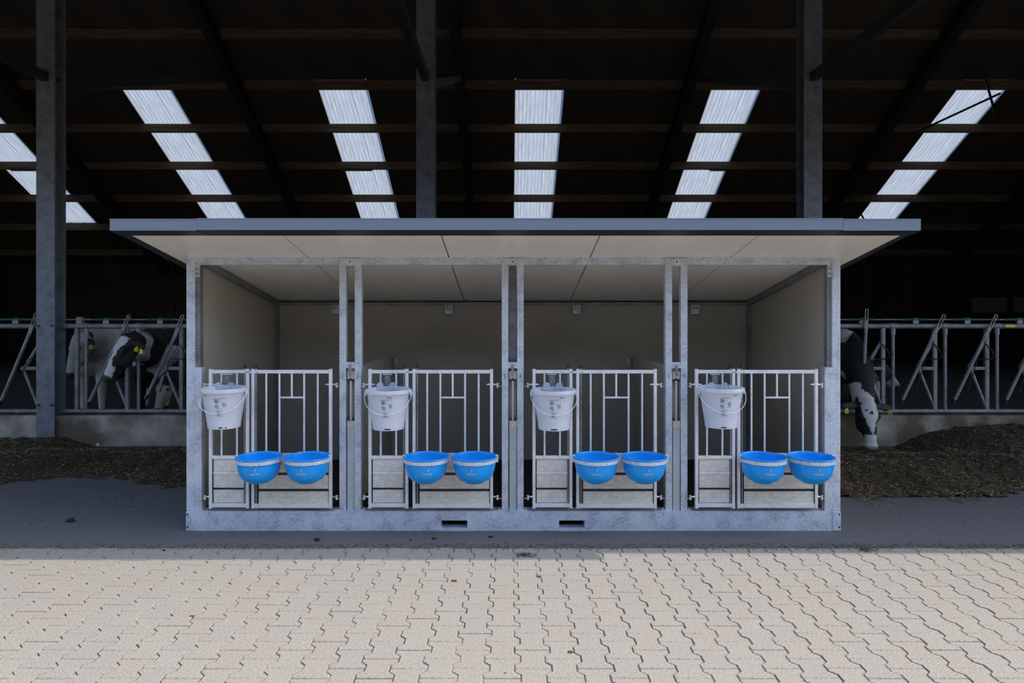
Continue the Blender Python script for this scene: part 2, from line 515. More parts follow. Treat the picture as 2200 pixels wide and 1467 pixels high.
# columns
def column(x, label, knee=True):
    t = thing('steel_column', (x, YK - 0.05, 0), label, 'column', 'steel columns along the feed alley')
    z1 = front_z(YK) - 0.4
    b = NB()
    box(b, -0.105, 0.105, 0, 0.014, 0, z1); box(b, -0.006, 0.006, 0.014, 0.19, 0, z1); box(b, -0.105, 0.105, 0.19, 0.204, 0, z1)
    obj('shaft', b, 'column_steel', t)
    b = NB(); box(b, -0.04, 0.04, -3.75, -0.0, 4.22, 4.32)
    obj('tie_beam', b, 'dark_steel', t)
    if knee:
        b = NB(); yy = 12.95 - YK
        bar(b, (0, 0.2, 4.25), (0, yy, roof_z(12.95) - 0.5), 0.12, 0.12)
        obj('knee_brace', b, 'dark_steel', t)
    for z in (0.5, 1.41):
        for s in (-1, 1):
            b = NB(); tube(b, [(s * 0.075, -0.012, z), (s * 0.075, 0.004, z)], 0.014, 6)
            obj('bolt', b, 'dark_steel', t)
    return t
column(COLX[1], 'galvanised steel column left of the calf shelter')
column(COLX[2], 'steel column rising behind the middle of the shelter roof')
column(COLX[3], 'steel column rising behind the right end of the shelter roof')

# small strip lights under the fourth purlin
for px0, px1, lab in ((733, 800, 'thin strip light under purlin above the shelter, left'), (1525, 1562, 'thin strip light under purlin below the fourth skylight'), (20, 95, 'thin strip light under purlin at the far left skylight')):
    y = row_y(3) - 0.1
    z = roof_z(row_y(3)) - 0.225
    t = thing('strip_light', (PX((px0 + px1) / 2, y), y, z), lab, 'lamp', 'strip lights under the roof')
    L = PX(px1, y) - PX(px0, y)
    bx('housing', 'dark_steel', t, -L / 2, L / 2, 0, 0.08, 0.012, 0.045)
    bt = NB(); tube(bt, [(-L / 2 + .02, 0.03, 0.0), (L / 2 - .02, 0.03, 0.0)], 0.013, 8); obj('tube', bt, 'tube_light', t, True)

# ------------------------------------------------------------------ calf shelter
SH = thing('calf_shelter', (0, 5.0, 0), 'four-pen galvanised calf shelter with cream panels and blue-grey fascia', 'shelter')
S0 = 5.0                              # depth of the post fronts; parts below are built relative to it
k5 = 5.0 / F
def X5(px): return (px - VX) * k5
def Z5(py): return CAMZ - (py - VY) * k5
XA, XB = X5(400), X5(1806)
DEP = 1.68                            # inner depth
ZB = Z5(1097)
ZT = Z5(552)
RS = 0.186                            # roof slope, falls to the back
def srz(y): return ZT - RS * y        # underside of roof, y relative to the post fronts
# base frame with two fork pockets
b = NB()
hz0, hz1 = Z5(1134), Z5(1117)
holes = [(X5(948), X5(1004)), (X5(1201), X5(1256))]
xa, xb = X5(402), X5(1804)
box(b, xa, xb, -0.012, 0.09, 0.0, hz0); box(b, xa, xb, -0.012, 0.09, hz1, ZB)
e = [xa, holes[0][0], holes[0][1], holes[1][0], holes[1][1], xb]
for x0, x1 in zip(e[0::2], e[1::2]): box(b, x0, x1, -0.012, 0.09, hz0, hz1)
obj('base_beam', b, 'galvanised', SH)
for x0, x1 in holes:
    b = NB()
    box(b, x0 - .008, x0, 0.09, 1.6, hz0, hz1); box(b, x1, x1 + .008, 0.09, 1.6, hz0, hz1)
    box(b, x0, x1, 0.09, 1.6, hz0 - .008, hz0); box(b, x0, x1, 0.09, 1.6, hz1, hz1 + .008); box(b, x0, x1, 1.6, 1.61, hz0, hz1)
    obj('fork_pocket', b, 'hole_black', SH)
    bx('pocket_lip', 'galvanised', SH, x0 - .006, x1 + .006, -0.017, -0.012, hz0 - .02, hz0 - .002)
for s, x0, x1 in ((-1, xa - .002, X5(421)), (1, X5(1787), xb + .002)):
    ep = bx('end_plate', 'galvanised', SH, x0, x1, -0.017, -0.012, 0.002, ZB - .001, bev=0.002)
    for z in (0.028, ZB - .022):
        tb('bolt_hole', 'hole_black', ep, [((x0 + .012) if s < 0 else (x1 - .012), -0.0185, z), ((x0 + .012) if s < 0 else (x1 - .012), -0.0165, z)], 0.0065, 10)
for x0, x1 in ((xa, xa + .08), (xb - .08, xb)): bx('base_side_rail', 'galvanised', SH, x0, x1, 0.09, DEP + .06, 0, ZB)
bx('base_back_rail', 'galvanised', SH, xa + .08, xb - .08, DEP, DEP + .06, 0, ZB)
bx('pen_floor', 'rubber_floor', SH, xa + .08, xb - .08, 0.09, DEP, ZB - .045, ZB - .005)
# corner posts and lower guards
for nm, x0, x1, gx0, gx1, ix0, ix1 in (('l', XA, X5(417.5), X5(417.5), X5(434), X5(418), X5(427)), ('r', X5(1788.5), XB, X5(1771), X5(1788.5), X5(1780), X5(1788))):
    bx('corner_post', 'galvanised', SH, x0, x1, 0, 0.07, ZB, ZT + .005, bev=0.003)
    bx('post_channel', 'old_galvanised', SH, ix0, ix1, 0.02, 0.075, Z5(790), ZT - .055)
    bx('post_guard', 'galvanised', SH, gx0, gx1, -0.006, 0.05, ZB, Z5(789), bev=0.004)
    ctr = (ix0 + ix1) / 2
    jb = bx('joint_plate', 'galvanised', SH, ix0 - .001, ix1 + .001, 0.008, 0.02, Z5(595), Z5(567))
    for zz in (577, 588):
        tb('bolt', 'old_galvanised', jb, [(ctr, 0.0, Z5(zz)), (ctr, 0.01, Z5(zz))], 0.008, 8)
    out = -0.004 if nm == 'l' else 0.004
    for zz in (577, 590):
        xx = x0 if nm == 'l' else x1
        tb('bolt', 'bright_bolt', SH, [(xx + out * 2.5, 0.03, Z5(zz)), (xx, 0.03, Z5(zz))], 0.006, 6)
# front top beam
bx('top_beam', 'galvanised', SH, X5(417.5), X5(1788.5), 0.006, 0.07, Z5(568.5), ZT - .001, bev=0.003)
# divider post pairs
pairs = [((729, 743), (762, 776)), ((1078, 1092), (1111, 1125)), ((1430, 1444), (1463, 1477))]
for (a0, a1), (c0, c1) in pairs:
    for q0, q1 in ((a0, a1), (c0, c1)):
        dp = bx('divider_post', 'galvanised', SH, X5(q0), X5(q1), -0.002, 0.062, ZB, Z5(570.5), bev=0.002)
        zz = 806 + 0
        tb('slot_mark', 'old_galvanised', dp, [(X5((q0 + q1) / 2), -0.003, Z5(803)), (X5((q0 + q1) / 2), -0.003, Z5(813))], 0.0035, 6)
    mid = X5((a1 + c0) / 2)
    bx('head_plate', 'galvanised', SH, X5(a0 - .5), X5(c1 + .5), -0.003, 0.006, Z5(570.5), Z5(555), bev=0.002)
    hb = tb('ring_bolt', 'bright_bolt', SH, [(mid + 0.0135 * math.cos(t * math.pi / 8), -0.007, Z5(562) + 0.0135 * math.sin(t * math.pi / 8)) for t in range(16)], 0.0035, 6, True)
    tb('bolt_head', 'bright_bolt', hb, [(mid, -0.009, Z5(562)), (mid, -0.003, Z5(562))], 0.007, 8)
    bx('cross_plate', 'galvanised', SH, X5(a1), X5(c0), 0.0, 0.006, Z5(791), Z5(778))
    # latch column in the slot
    lt = bx('latch_plate', 'beige_plate', SH, X5(a1 + 2.2), X5(c0 - 1), 0.012, 0.02, Z5(815), Z5(797.5))
    bx('latch_handle', 'old_galvanised', lt, mid - .010, mid + .010, -0.014, -0.004, Z5(808), Z5(783), bev=0.003)
    tb('latch_bolt', 'bright_bolt', lt, [(mid, -0.018, Z5(786)), (mid, -0.012, Z5(786))], 0.006, 8)
    tb('latch_rod', 'beige_plate', SH, [(mid + .001, 0.015, Z5(816)), (mid + .001, 0.015, Z5(904))], 0.0075, 8)
    for zz in (817, 901):
        for s in (-1, 1): tb('nut', 'black_plastic', SH, [(mid + s * .017, 0.008, Z5(zz)), (mid + s * .017, 0.02, Z5(zz))], 0.0085, 6)
    tb('nut', 'black_plastic', SH, [(mid, 0.006, Z5(815.5)), (mid, 0.012, Z5(815.5))], 0.010, 6)
    cp = bx('profile_cap', 'beige_plate', SH, X5(a1 + 2), X5(c0 - .5), 0.008, 0.05, Z5(920), Z5(904.5))
    tb('rivet', 'bright_bolt', cp, [(mid, 0.005, Z5(914)), (mid, 0.009, Z5(914))], 0.006, 8)
    pf = bx('slot_profile', 'pvc_profile', SH, X5(a1 + 2.5), X5(c0 - 1.2), 0.012, 0.05, ZB, Z5(920))
    bx('profile_lip', 'pvc_profile', pf, X5(a1 + 2.5), X5(a1 + 5), 0.008, 0.012, ZB, Z5(920))
    # partition running to the back wall and its bracket
    bx('partition', 'shaded_wall', SH, mid - .025, mid + .025, 0.066, DEP - .07, ZB, 1.165)
    br = bx('wall_bracket', 'old_galvanised', SH, mid - .04, mid + .04, DEP - .07, DEP, 1.05, 1.14, bev=0.002)
    for s in (-1, 1):
        bx('bracket_ear', 'galvanised', br, mid + s * .06 - .02, mid + s * .06 + .02, DEP - .006, DEP, 1.06, 1.13)
    # foot flanges
    for xx in (X5(a0) - .03, X5(c1)):
        ff = bx('foot_flange', 'galvanised', SH, xx, xx + .03, 0.0, 0.05, ZB, ZB + .006)
        tb('foot_bolt', 'bright_bolt', ff, [(xx + .015, 0.02, ZB + .006), (xx + .015, 0.02, ZB + .018)], 0.006, 6)
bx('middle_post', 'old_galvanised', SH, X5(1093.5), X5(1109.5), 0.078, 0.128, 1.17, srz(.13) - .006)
# panels: back, sides
XI0, XI1 = -2.285, 2.350
bx('back_panel', 'shaded_wall', SH, XI0 - .06, XI1 + .06, DEP, DEP + .06, ZB, srz(DEP) - .01)
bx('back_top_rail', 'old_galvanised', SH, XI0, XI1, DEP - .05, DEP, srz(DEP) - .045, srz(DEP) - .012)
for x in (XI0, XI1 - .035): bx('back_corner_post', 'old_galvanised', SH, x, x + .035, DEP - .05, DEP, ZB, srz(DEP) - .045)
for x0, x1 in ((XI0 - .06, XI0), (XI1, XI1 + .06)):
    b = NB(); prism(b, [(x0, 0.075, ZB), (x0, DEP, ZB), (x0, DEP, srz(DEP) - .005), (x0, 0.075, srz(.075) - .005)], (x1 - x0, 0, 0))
    obj('side_panel', b, 'shaded_wall', SH)
for x0 in (XI0, XI1 - .04):
    b = NB(); prism(b, [(x0, 0.075, srz(.075) - .05), (x0, DEP - .05, srz(DEP - .05) - .05), (x0, DEP - .05, srz(DEP - .05) - .006), (x0, 0.075, srz(.075) - .006)], (0.04, 0, 0))
    obj('side_top_rail', b, 'old_galvanised', SH)
# roof panels, sloping down to the back
YF0, YF1 = 4.44 - S0, DEP + 0.25
seams = [-2.470, -1.479, -0.446, 0.590, 1.625, 2.555]
for x0, x1 in zip(seams, seams[1:]):
    b = NB()
    g = 0.0048
    prism(b, [(x0 + g, YF0, srz(YF0)), (x0 + g, YF1, srz(YF1)), (x0 + g, YF1, srz(YF1) + .075), (x0 + g, YF0, srz(YF0) + .075)], (x1 - x0 - 2 * g, 0, 0))
    rp = obj('roof_panel', b, 'cream_panel', SH)
    nr = 7                              # fine profile grooves of the sandwich panel
    for i in range(1, nr):
        xx = x0 + (x1 - x0) * i / nr
        b = NB(); prism(b, [(xx, YF0, srz(YF0) - .0006), (xx, DEP - .05, srz(DEP - .05) - .0006), (xx, DEP - .05, srz(DEP - .05)), (xx, YF0, srz(YF0))], (0.0022, 0, 0))
        obj('panel_rib', b, 'cream_panel', rp)
b = NB(); prism(b, [(seams[0], YF0 - .06, srz(YF0 - .06) + .077), (seams[0], YF1, srz(YF1) + .077), (seams[0], YF1, srz(YF1) + .085), (seams[0], YF0 - .06, srz(YF0 - .06) + .085)], (seams[-1] - seams[0], 0, 0))
obj('roof_cover', b, 'dark_trim', SH)
# fascia in three lengths, with its dark underside return, and side trims
YFA = 4.33 - S0
fz0, fz1 = PZ(494, 4.33), PZ(469, 4.33)
fx = [PX(235, 4.33), PX(422, 4.33), PX(1812, 4.33), PX(1979, 4.33)]
for i, (x0, x1) in enumerate(zip(fx, fx[1:])):
    dz = -0.0035 if i != 1 else 0.0
    fa = bx('fascia', 'fascia_paint', SH, x0 + .0008, x1 - .0008, YFA, YFA + .02, fz0 + dz, fz1 + dz, bev=0.0015)
    b = NB(); prism(b, [(x0 + .0008, YFA + .003, fz0 + dz - .001), (x0 + .0008, YF0 + .006, srz(YF0) - .004), (x0 + .0008, YF0 + .006, srz(YF0) - .001), (x0 + .0008, YF0 - .002, srz(YF0) + .07), (x0 + .0008, YFA + .003, fz0 + dz + .004)], (x1 - x0 - .0016, 0, 0))
    obj('fascia_return', b, 'dark_trim', fa)
    bx('fascia_edge', 'fascia_paint', fa, x0 + .001, x1 - .001, YFA - .002, YFA + .01, fz1 + dz - .006, fz1 + dz + .001)
for x0, x1 in ((fx[0], seams[0]), (seams[-1], fx[3])):
    b = NB(); y0 = YFA + .02
    prism(b, [(x0, y0, fz0), (x0, YF1, srz(YF1) - .02), (x0, YF1, srz(YF1) + .09), (x0, y0, fz1)], (x1 - x0, 0, 0))
    obj('side_trim', b, 'dark_trim', SH)

# ------------------------------------------------------------------ gates
YG = 4.975
GZ = 0.17
kg = YG / F
def gz(py): return CAMZ - (py - VY) * kg - GZ
def round_bar(name, par, x, z0, z1, r=0.0072, y=0.0, material='gate_steel'):
    return tb(name, material, par, [(x, y, z0), (x, y, z1)], r, 8)
def build_narrow(par):
    W = 0.290
    for x in (0, W - .022):
        s = bx('stile', 'gate_steel', par, x, x + .022, -.014, .014, 0, gz(792), bev=.002)
        bx('end_cap', 'black_plastic', s, x + .002, x + .020, -.012, .012, gz(792), gz(792) + .003)
    bx('top_rail', 'gate_steel', par, .022, W - .022, -.012, .012, gz(802), gz(794.5), bev=.002)
    bx('middle_rail', 'gate_steel', par, .022, W - .022, -.012, .012, gz(985.5), gz(978.5), bev=.002)
    bx('bottom_rail', 'gate_steel', par, .022, W - .022, -.012, .012, gz(1089), gz(1080.6), bev=.002)
    for x in (.088, .200): round_bar('bar', par, x, gz(978.5), gz(802))
    for z0, z1 in ((1012.6, 986), (1047.5, 1018), (1079.5, 1052)):
        bx('plank', 'gate_plank', par, .030, .252, -.003, .010, gz(z0), gz(z1), bev=.002)
    bx('plank_strip', 'gate_steel', par, .030, .252, -.007, .008, gz(1018), gz(1012.8))
    bx('plank_gap_strip', 'dark_steel', par, .030, .252, .006, .012, gz(1053), gz(1047))
    bx('plank_edge', 'dark_steel', par, .022, .030, -.002, .012, gz(1080), gz(986))
    bx('plank_edge', 'dark_steel', par, .252, .267, -.002, .004, gz(1080), gz(986))
    r = round_bar('latch_rod', par, .258, -.012, gz(790), .0055, -.006, 'old_galvanised')
    k = NB(); bmesh.ops.create_uvsphere(k, u_segments=12, v_segments=8, radius=.0125)
    obj('knob', k, 'black_plastic', r, True, loc=(.258, -.006, gz(787)))
    bx('latch_sleeve', 'gate_steel', par, .208, .300, -.0165, -.012, gz(800.5), gz(796), bev=.001)
    # bucket hook: hanging plate with a flat top and two rounded lugs
    hk = bx('bucket_hook', 'old_galvanised', par, .120, .162, -.024, -.016, gz(842), gz(804), bev=.001)
    bx('hook_top', 'gate_steel', hk, .108, .174, -.034, -.012, gz(804), gz(803), bev=.0)
    tb('hook_bolt', 'bright_bolt', hk, [(.141, -.030, gz(810)), (.141, -.024, gz(810))], .006, 8)
    for cx in (.098, .190):
        yl, zl, zb = -.082, 1.078 - GZ, 1.045 - GZ
        l = NB(); pts = [(cx - .024, yl, zb), (cx - .024, yl, zl)]
        pts += [(cx + .024 * math.cos(math.pi * (1 - t / 8)), yl, zl + .018 * math.sin(math.pi * t / 8)) for t in range(1, 8)]
        pts += [(cx + .024, yl, zl), (cx + .024, yl, zb)]
        prism(l, pts, (0, .004, 0)); obj('hook_lug', l, 'galvanised', hk)
        b = NB(); box(b, cx - .005, cx + .005, yl + .004, -.012, 1.080 - GZ, 1.085 - GZ); obj('hook_arm', b, 'old_galvanised', hk)
    for py, d in ((826, 1), (1067, 1)):
        hinge(par, -.001, -1, py)
def hinge(par, x, s, py):
    h = tb('hinge_bolt', 'bright_bolt', par, [(x - s * .05 if py < 900 else x, 0, gz(py)), (x + s * .035, 0, gz(py))], .0045, 6)
    tb('nut', 'bright_bolt', h, [(x + s * .002, 0, gz(py)), (x + s * .009, 0, gz(py))], .009, 6)
    tb('hinge_pin', 'bright_bolt', h, [(x + s * .032, 0, gz(py) - .024), (x + s * .032, 0, gz(py) + .012)], .006, 6)
    tb('washer', 'bright_bolt', h, [(x + s * .032, 0, gz(py) + .004), (x + s * .032, 0, gz(py) + .009)], .012, 8)
    bx('hinge_tab', 'bright_bolt', h, min(x + s * .02, x + s * .058), max(x + s * .02, x + s * .058), -.008, .008, gz(py) - .013, gz(py) - .009)
    if py < 900:
        tb('nut', 'bright_bolt', h, [(x - s * .033, 0, gz(py)), (x - s * .024, 0, gz(py))], .009, 6)
def build_wide(par):
    W = 0.585
    for x in (0, W - .021):
        s = bx('stile', 'gate_steel', par, x, x + .021, -.014, .014, 0, gz(792), bev=.002)
        bx('end_cap', 'black_plastic', s, x + .002, x + .019, -.012, .012, gz(792), gz(792) + .003)
    bx('top_rail', 'gate_steel', par, .021, W - .021, -.012, .012, gz(802), gz(794.5), bev=.002)
    bx('middle_rail', 'gate_steel', par, .021, W - .021, -.012, .012, gz(986), gz(974), bev=.002)
    bx('bottom_rail', 'gate_steel', par, .021, W - .021, -.012, .012, gz(1090.5), gz(1081), bev=.002)
    for x in (.105, .201, .381, .480): round_bar('bar', par, x, gz(975), gz(802))
    round_bar('bar', par, .291, gz(853), gz(802))
    bx('crossbar', 'gate_steel', par, .205, .377, -.006, .006, gz(855.5), gz(852), bev=.001)
    for z0, z1 in ((1015, 988), (1050, 1020.5), (1081, 1055.5)):
        bx('plank', 'gate_plank', par, .050, W - .026, -.003, .010, gz(z0), gz(z1), bev=.002)
    for z0, z1 in ((1021, 1014.5), (1056, 1049.5)):
        bx('plank_gap_strip', 'dark_steel', par, .050, W - .026, .004, .012, gz(z0), gz(z1))
    bx('plank_edge', 'dark_steel', par, .042, .050, -.002, .012, gz(1081), gz(988))
    bx('plank_edge', 'dark_steel', par, W - .026, W - .021, -.002, .012, gz(1081), gz(988))
    r = round_bar('latch_rod', par, .034, -.012, gz(790), .0055, -.006, 'old_galvanised')
    k = NB(); bmesh.ops.create_uvsphere(k, u_segments=12, v_segments=8, radius=.0125)
    obj('knob', k, 'black_plastic', r, True, loc=(.034, -.006, gz(787)))
    bx('latch_plate', 'gate_steel', par, -.045, .052, -.0165, -.0125, gz(801.5), gz(796.5), bev=.001)
    tb('latch_bolt', 'bright_bolt', par, [(.046, -.020, gz(799)), (.046, -.0165, gz(799))], .006, 8)
    for py in (826, 1067): hinge(par, W + .001, 1, py)
    # two bowl rings on a common bracket
    hold = bx('bowl_holder', 'galvanised', par, .235, .345, -.022, -.014, gz(1000), gz(972), bev=.002)
    for cx in BOWL_DX:
        n = 44; bm_ = NB()
        ring = []
        for (rr_, zz_) in ((RING_R, 0), (RING_R + .005, 0), (RING_R + .005, -.024), (RING_R, -.024)):
            ring.append([bm_.verts.new((cx + rr_ * math.cos(2 * math.pi * j / n), BOWL_DY + rr_ * math.sin(2 * math.pi * j / n), BOWL_Z - GZ - .012 + zz_)) for j in range(n)])
        for q in range(4):
            for j in range(n): bm_.faces.new((ring[q][j], ring[q][(j + 1) % n], ring[(q + 1) % 4][(j + 1) % n], ring[(q + 1) % 4][j]))
        obj('bowl_ring', bm_, 'galvanised', hold, True)
    for cx, s in ((BOWL_DX[0] - RING_R - .004, -1), (BOWL_DX[1] + RING_R + .004, 1)):
        bx('ring_lug', 'galvanised', hold, cx - .010, cx + .010, BOWL_DY - .004, BOWL_DY + .004, BOWL_Z - GZ - .045, BOWL_Z - GZ + .008, bev=.002)
    bx('ring_strut', 'galvanised', hold, .282, .296, BOWL_DY, -.020, BOWL_Z - GZ - .036, BOWL_Z - GZ - .014)

BOWL_DX = (0.121, 0.459)
BOWL_DY = 4.79 - YG
BOWL_Z = 0.592
RING_R = 0.1535
kids = lambda o: [c for c in bpy.data.objects if c.parent is o]
def copy_tree(o, parent=None):
    c = o.copy(); C.objects.link(c)
    c.parent = parent
    for ch in TREE.get(o.name, []): copy_tree(ch, c)
    return c
TREE = {}
def index_tree():
    TREE.clear()
    for o in bpy.data.objects:
        if o.parent: TREE.setdefault(o.parent.name, []).append(o)

NX = [PX(p, YG) for p in (450, 792, 1144, 1493)]
WX = [PX(p, YG) for p in (541, 886.7, 1238, 1583.4)]
g0 = thing('bucket_gate', (NX[0], YG, GZ), 'narrow galvanised gate with bucket hook in pen 01, far left', 'gate', 'narrow gates of the calf pens')
build_narrow(g0)
w0 = thing('feeding_gate', (WX[0], YG, GZ), 'wide barred gate with two bowl rings in pen 01, far left', 'gate', 'wide gates of the calf pens')
build_wide(w0)
index_tree()
places = ['pen 01, far left', 'pen 02, second from left', 'pen 03, third from left', 'pen 04, far right']
for i in (1, 2, 3):
    g = copy_tree(g0); g.location.x = NX[i]; g['label'] = 'narrow galvanised gate with bucket hook in ' + places[i]
    g = copy_tree(w0); g.location.x = WX[i]; g['label'] = 'wide barred gate with two bowl rings in ' + places[i]

# ------------------------------------------------------------------ blue bowls
def smooth_prof(pts, n=4):
    out = []
    for i in range(len(pts) - 1):
        p0 = pts[max(i - 1, 0)]; p1 = pts[i]; p2 = pts[i + 1]; p3 = pts[min(i + 2, len(pts) - 1)]
        for t in range(n):
            t /= n
            f = lambda a, b, c, d: 0.5 * (2 * b + (c - a) * t + (2 * a - 5 * b + 4 * c - d) * t * t + (3 * b - a - 3 * c + d) * t ** 3)
            out.append((f(p0[0], p1[0], p2[0], p3[0]), f(p0[1], p1[1], p2[1], p3[1])))
    out.append(pts[-1]); return out
bowl_out = [(0.158, 0.0), (0.160, -0.006), (0.1525, -0.012), (0.150, -0.04), (0.143, -0.085), (0.132, -0.125), (0.108, -0.158), (0.072, -0.176), (0.066, -0.184), (0.0, -0.184)]
bowl_in = [(0.0, -0.174), (0.066, -0.170), (0.104, -0.150), (0.127, -0.12), (0.139, -0.082), (0.146, -0.04), (0.150, -0.004), (0.158, 0.0)]
b = NB(); lathe(b, smooth_prof(bowl_in, 3)[:-1] + bowl_out, 44)
bmesh.ops.remove_doubles(b, verts=b.verts, dist=1e-5)
bowl_mesh = mesh_of(b, 'bowl', True); bowl_mesh.materials.append(M['blue_plastic'])
def bowl_r(z):
    for (r0, z0), (r1, z1) in zip(bowl_out[2:], bowl_out[3:]):
        if z1 <= z <= z0: return r0 + (r1 - r0) * (z - z0) / (z1 - z0)
    return 0.13
def on_bowl(dx, dz, lift=0.0012):
    def fn(x, y):
        z = dz + y
        r = bowl_r(z) + lift
        a = (x + dx) / r
        return Vector((r * math.sin(a), -r * math.cos(a), z))
    return fn
def strokes(polys, fn):
    bm_ = NB()
    for pl in polys:
        vs_ = [bm_.verts.new(fn(x, y)) for x, y in pl]
        bm_.faces.new(vs_)
    return bm_
def logo(par, fn, s, white, dark, third):
    obj('logo_mark', strokes([[(-.0 * s, -1 * s), (.16 * s, -1 * s), (.16 * s, .05 * s), (0, .05 * s)], [(.02 * s, .1 * s), (.2 * s, -.02 * s), (.78 * s, .78 * s), (.62 * s, .92 * s)]], fn), white, par)
    obj('logo_mark', strokes([[(-.62 * s, .42 * s), (-.5 * s, .2 * s), (.0 * s, .08 * s), (-.02 * s, .22 * s)], [(.05 * s, .34 * s), (.15 * s, .26 * s), (.6 * s, .92 * s), (.5 * s, 1.0 * s)]], fn), dark, par)
    ring = [(.32 * s + .62 * s * math.cos(a), -.05 * s + .85 * s * math.sin(a)) for a in [math.radians(-80 + 14 * q) for q in range(10)]]
    ri = [(.32 * s + .56 * s * math.cos(a), -.05 * s + .79 * s * math.sin(a)) for a in [math.radians(-80 + 14 * q) for q in range(10)]]
    obj('logo_mark', strokes([[ring[q], ring[q + 1], ri[q + 1], ri[q]] for q in range(9)], fn), third, par)
off_px = [-8, -12, 3, -7, 1, 8, 14, 15]
bowl_words = ['left blue bowl of pen 01, hung on the leftmost wide gate', 'right blue bowl of pen 01, hung on the leftmost wide gate',
              'left blue bowl of pen 02, third bowl from the left', 'right blue bowl of pen 02, fourth bowl from the left',
              'left blue bowl of pen 03, fifth bowl from the left', 'right blue bowl of pen 03, sixth bowl from the left',
              'left blue bowl of pen 04, second bowl from the right end', 'right blue bowl of pen 04, nearest the right corner post']
for i in range(4):
    for j in range(2):
        q = 2 * i + j
        t = thing('feed_bowl', (WX[i] + BOWL_DX[j], 4.79, BOWL_Z), bowl_words[q], 'bowl', 'blue feed bowls on the gates')
        bo = obj('bowl', bowl_mesh, 'blue_plastic', t)
        # a lathe faces nowhere, so the print sits where the photo shows it
        dx = off_px[q] * 0.00327 + (-(WX[i] + BOWL_DX[j]) / 4.79) * 0.13
        logo(bo, on_bowl(dx, -0.068), 0.0145, 'ink_white', 'ink_dark', 'ink_blue')
        obj('lettering', text_mesh('DAIRYTOP', 0.0130, on_bowl(dx, -0.098)), 'ink_white', bo)
        for a in (0.2, 2.2, 4.5):
            bx('rim_tab', 'blue_plastic', bo, -.004 + .157 * math.cos(a), .004 + .157 * math.cos(a), .157 * math.sin(a) - .004, .157 * math.sin(a) + .004, -.002, .004)

# ------------------------------------------------------------------ buckets
BH = 0.278
bo_ = [(0.152, 0.0), (0.154, -0.004), (0.154, -0.026), (0.149, -0.028), (0.1445, -0.032), (0.136, -0.09), (0.122, -0.18), (0.110, -0.252), (0.111, -0.256), (0.108, -BH), (0.104, -BH)]
bi_ = [(0.0, -0.262), (0.104, -0.262), (0.107, -0.252), (0.119, -0.18), (0.133, -0.09), (0.1415, -0.03), (0.147, -0.002), (0.152, 0.0)]
b = NB(); lathe(b, bi_[:-1] + bo_ + [(0.103, -0.266), (0.0, -0.266)], 48)
bucket_mesh = mesh_of(b, 'tub', True); bucket_mesh.materials.append(M['frosted_plastic'])
def bucket_r(z):
    for (r0, z0), (r1, z1) in zip(bo_[4:], bo_[5:]):
        if z1 <= z <= z0: return r0 + (r1 - r0) * (z - z0) / (z1 - z0)
    return 0.145
def on_bucket(dx, dz, lift=0.001):
    def fn(x, y):
        z = dz + y; r = bucket_r(z) + lift; a = (x + dx) / r
        return Vector((r * math.sin(a), -r * math.cos(a), z))
    return fn
def rect(w, h): return [(-w / 2, -h / 2), (w / 2, -h / 2), (w / 2, h / 2), (-w / 2, h / 2)]
def fine_rect(w, h, n=6): return [[(-w / 2 + w * i / n, -h / 2), (-w / 2 + w * (i + 1) / n, -h / 2), (-w / 2 + w * (i + 1) / n, h / 2), (-w / 2 + w * i / n, h / 2)] for i in range(n)]
bucket_px = [(481.5, 832, -14), (834.5, 835, -9), (1190, 835.5, -3), (1549, 831, 4)]
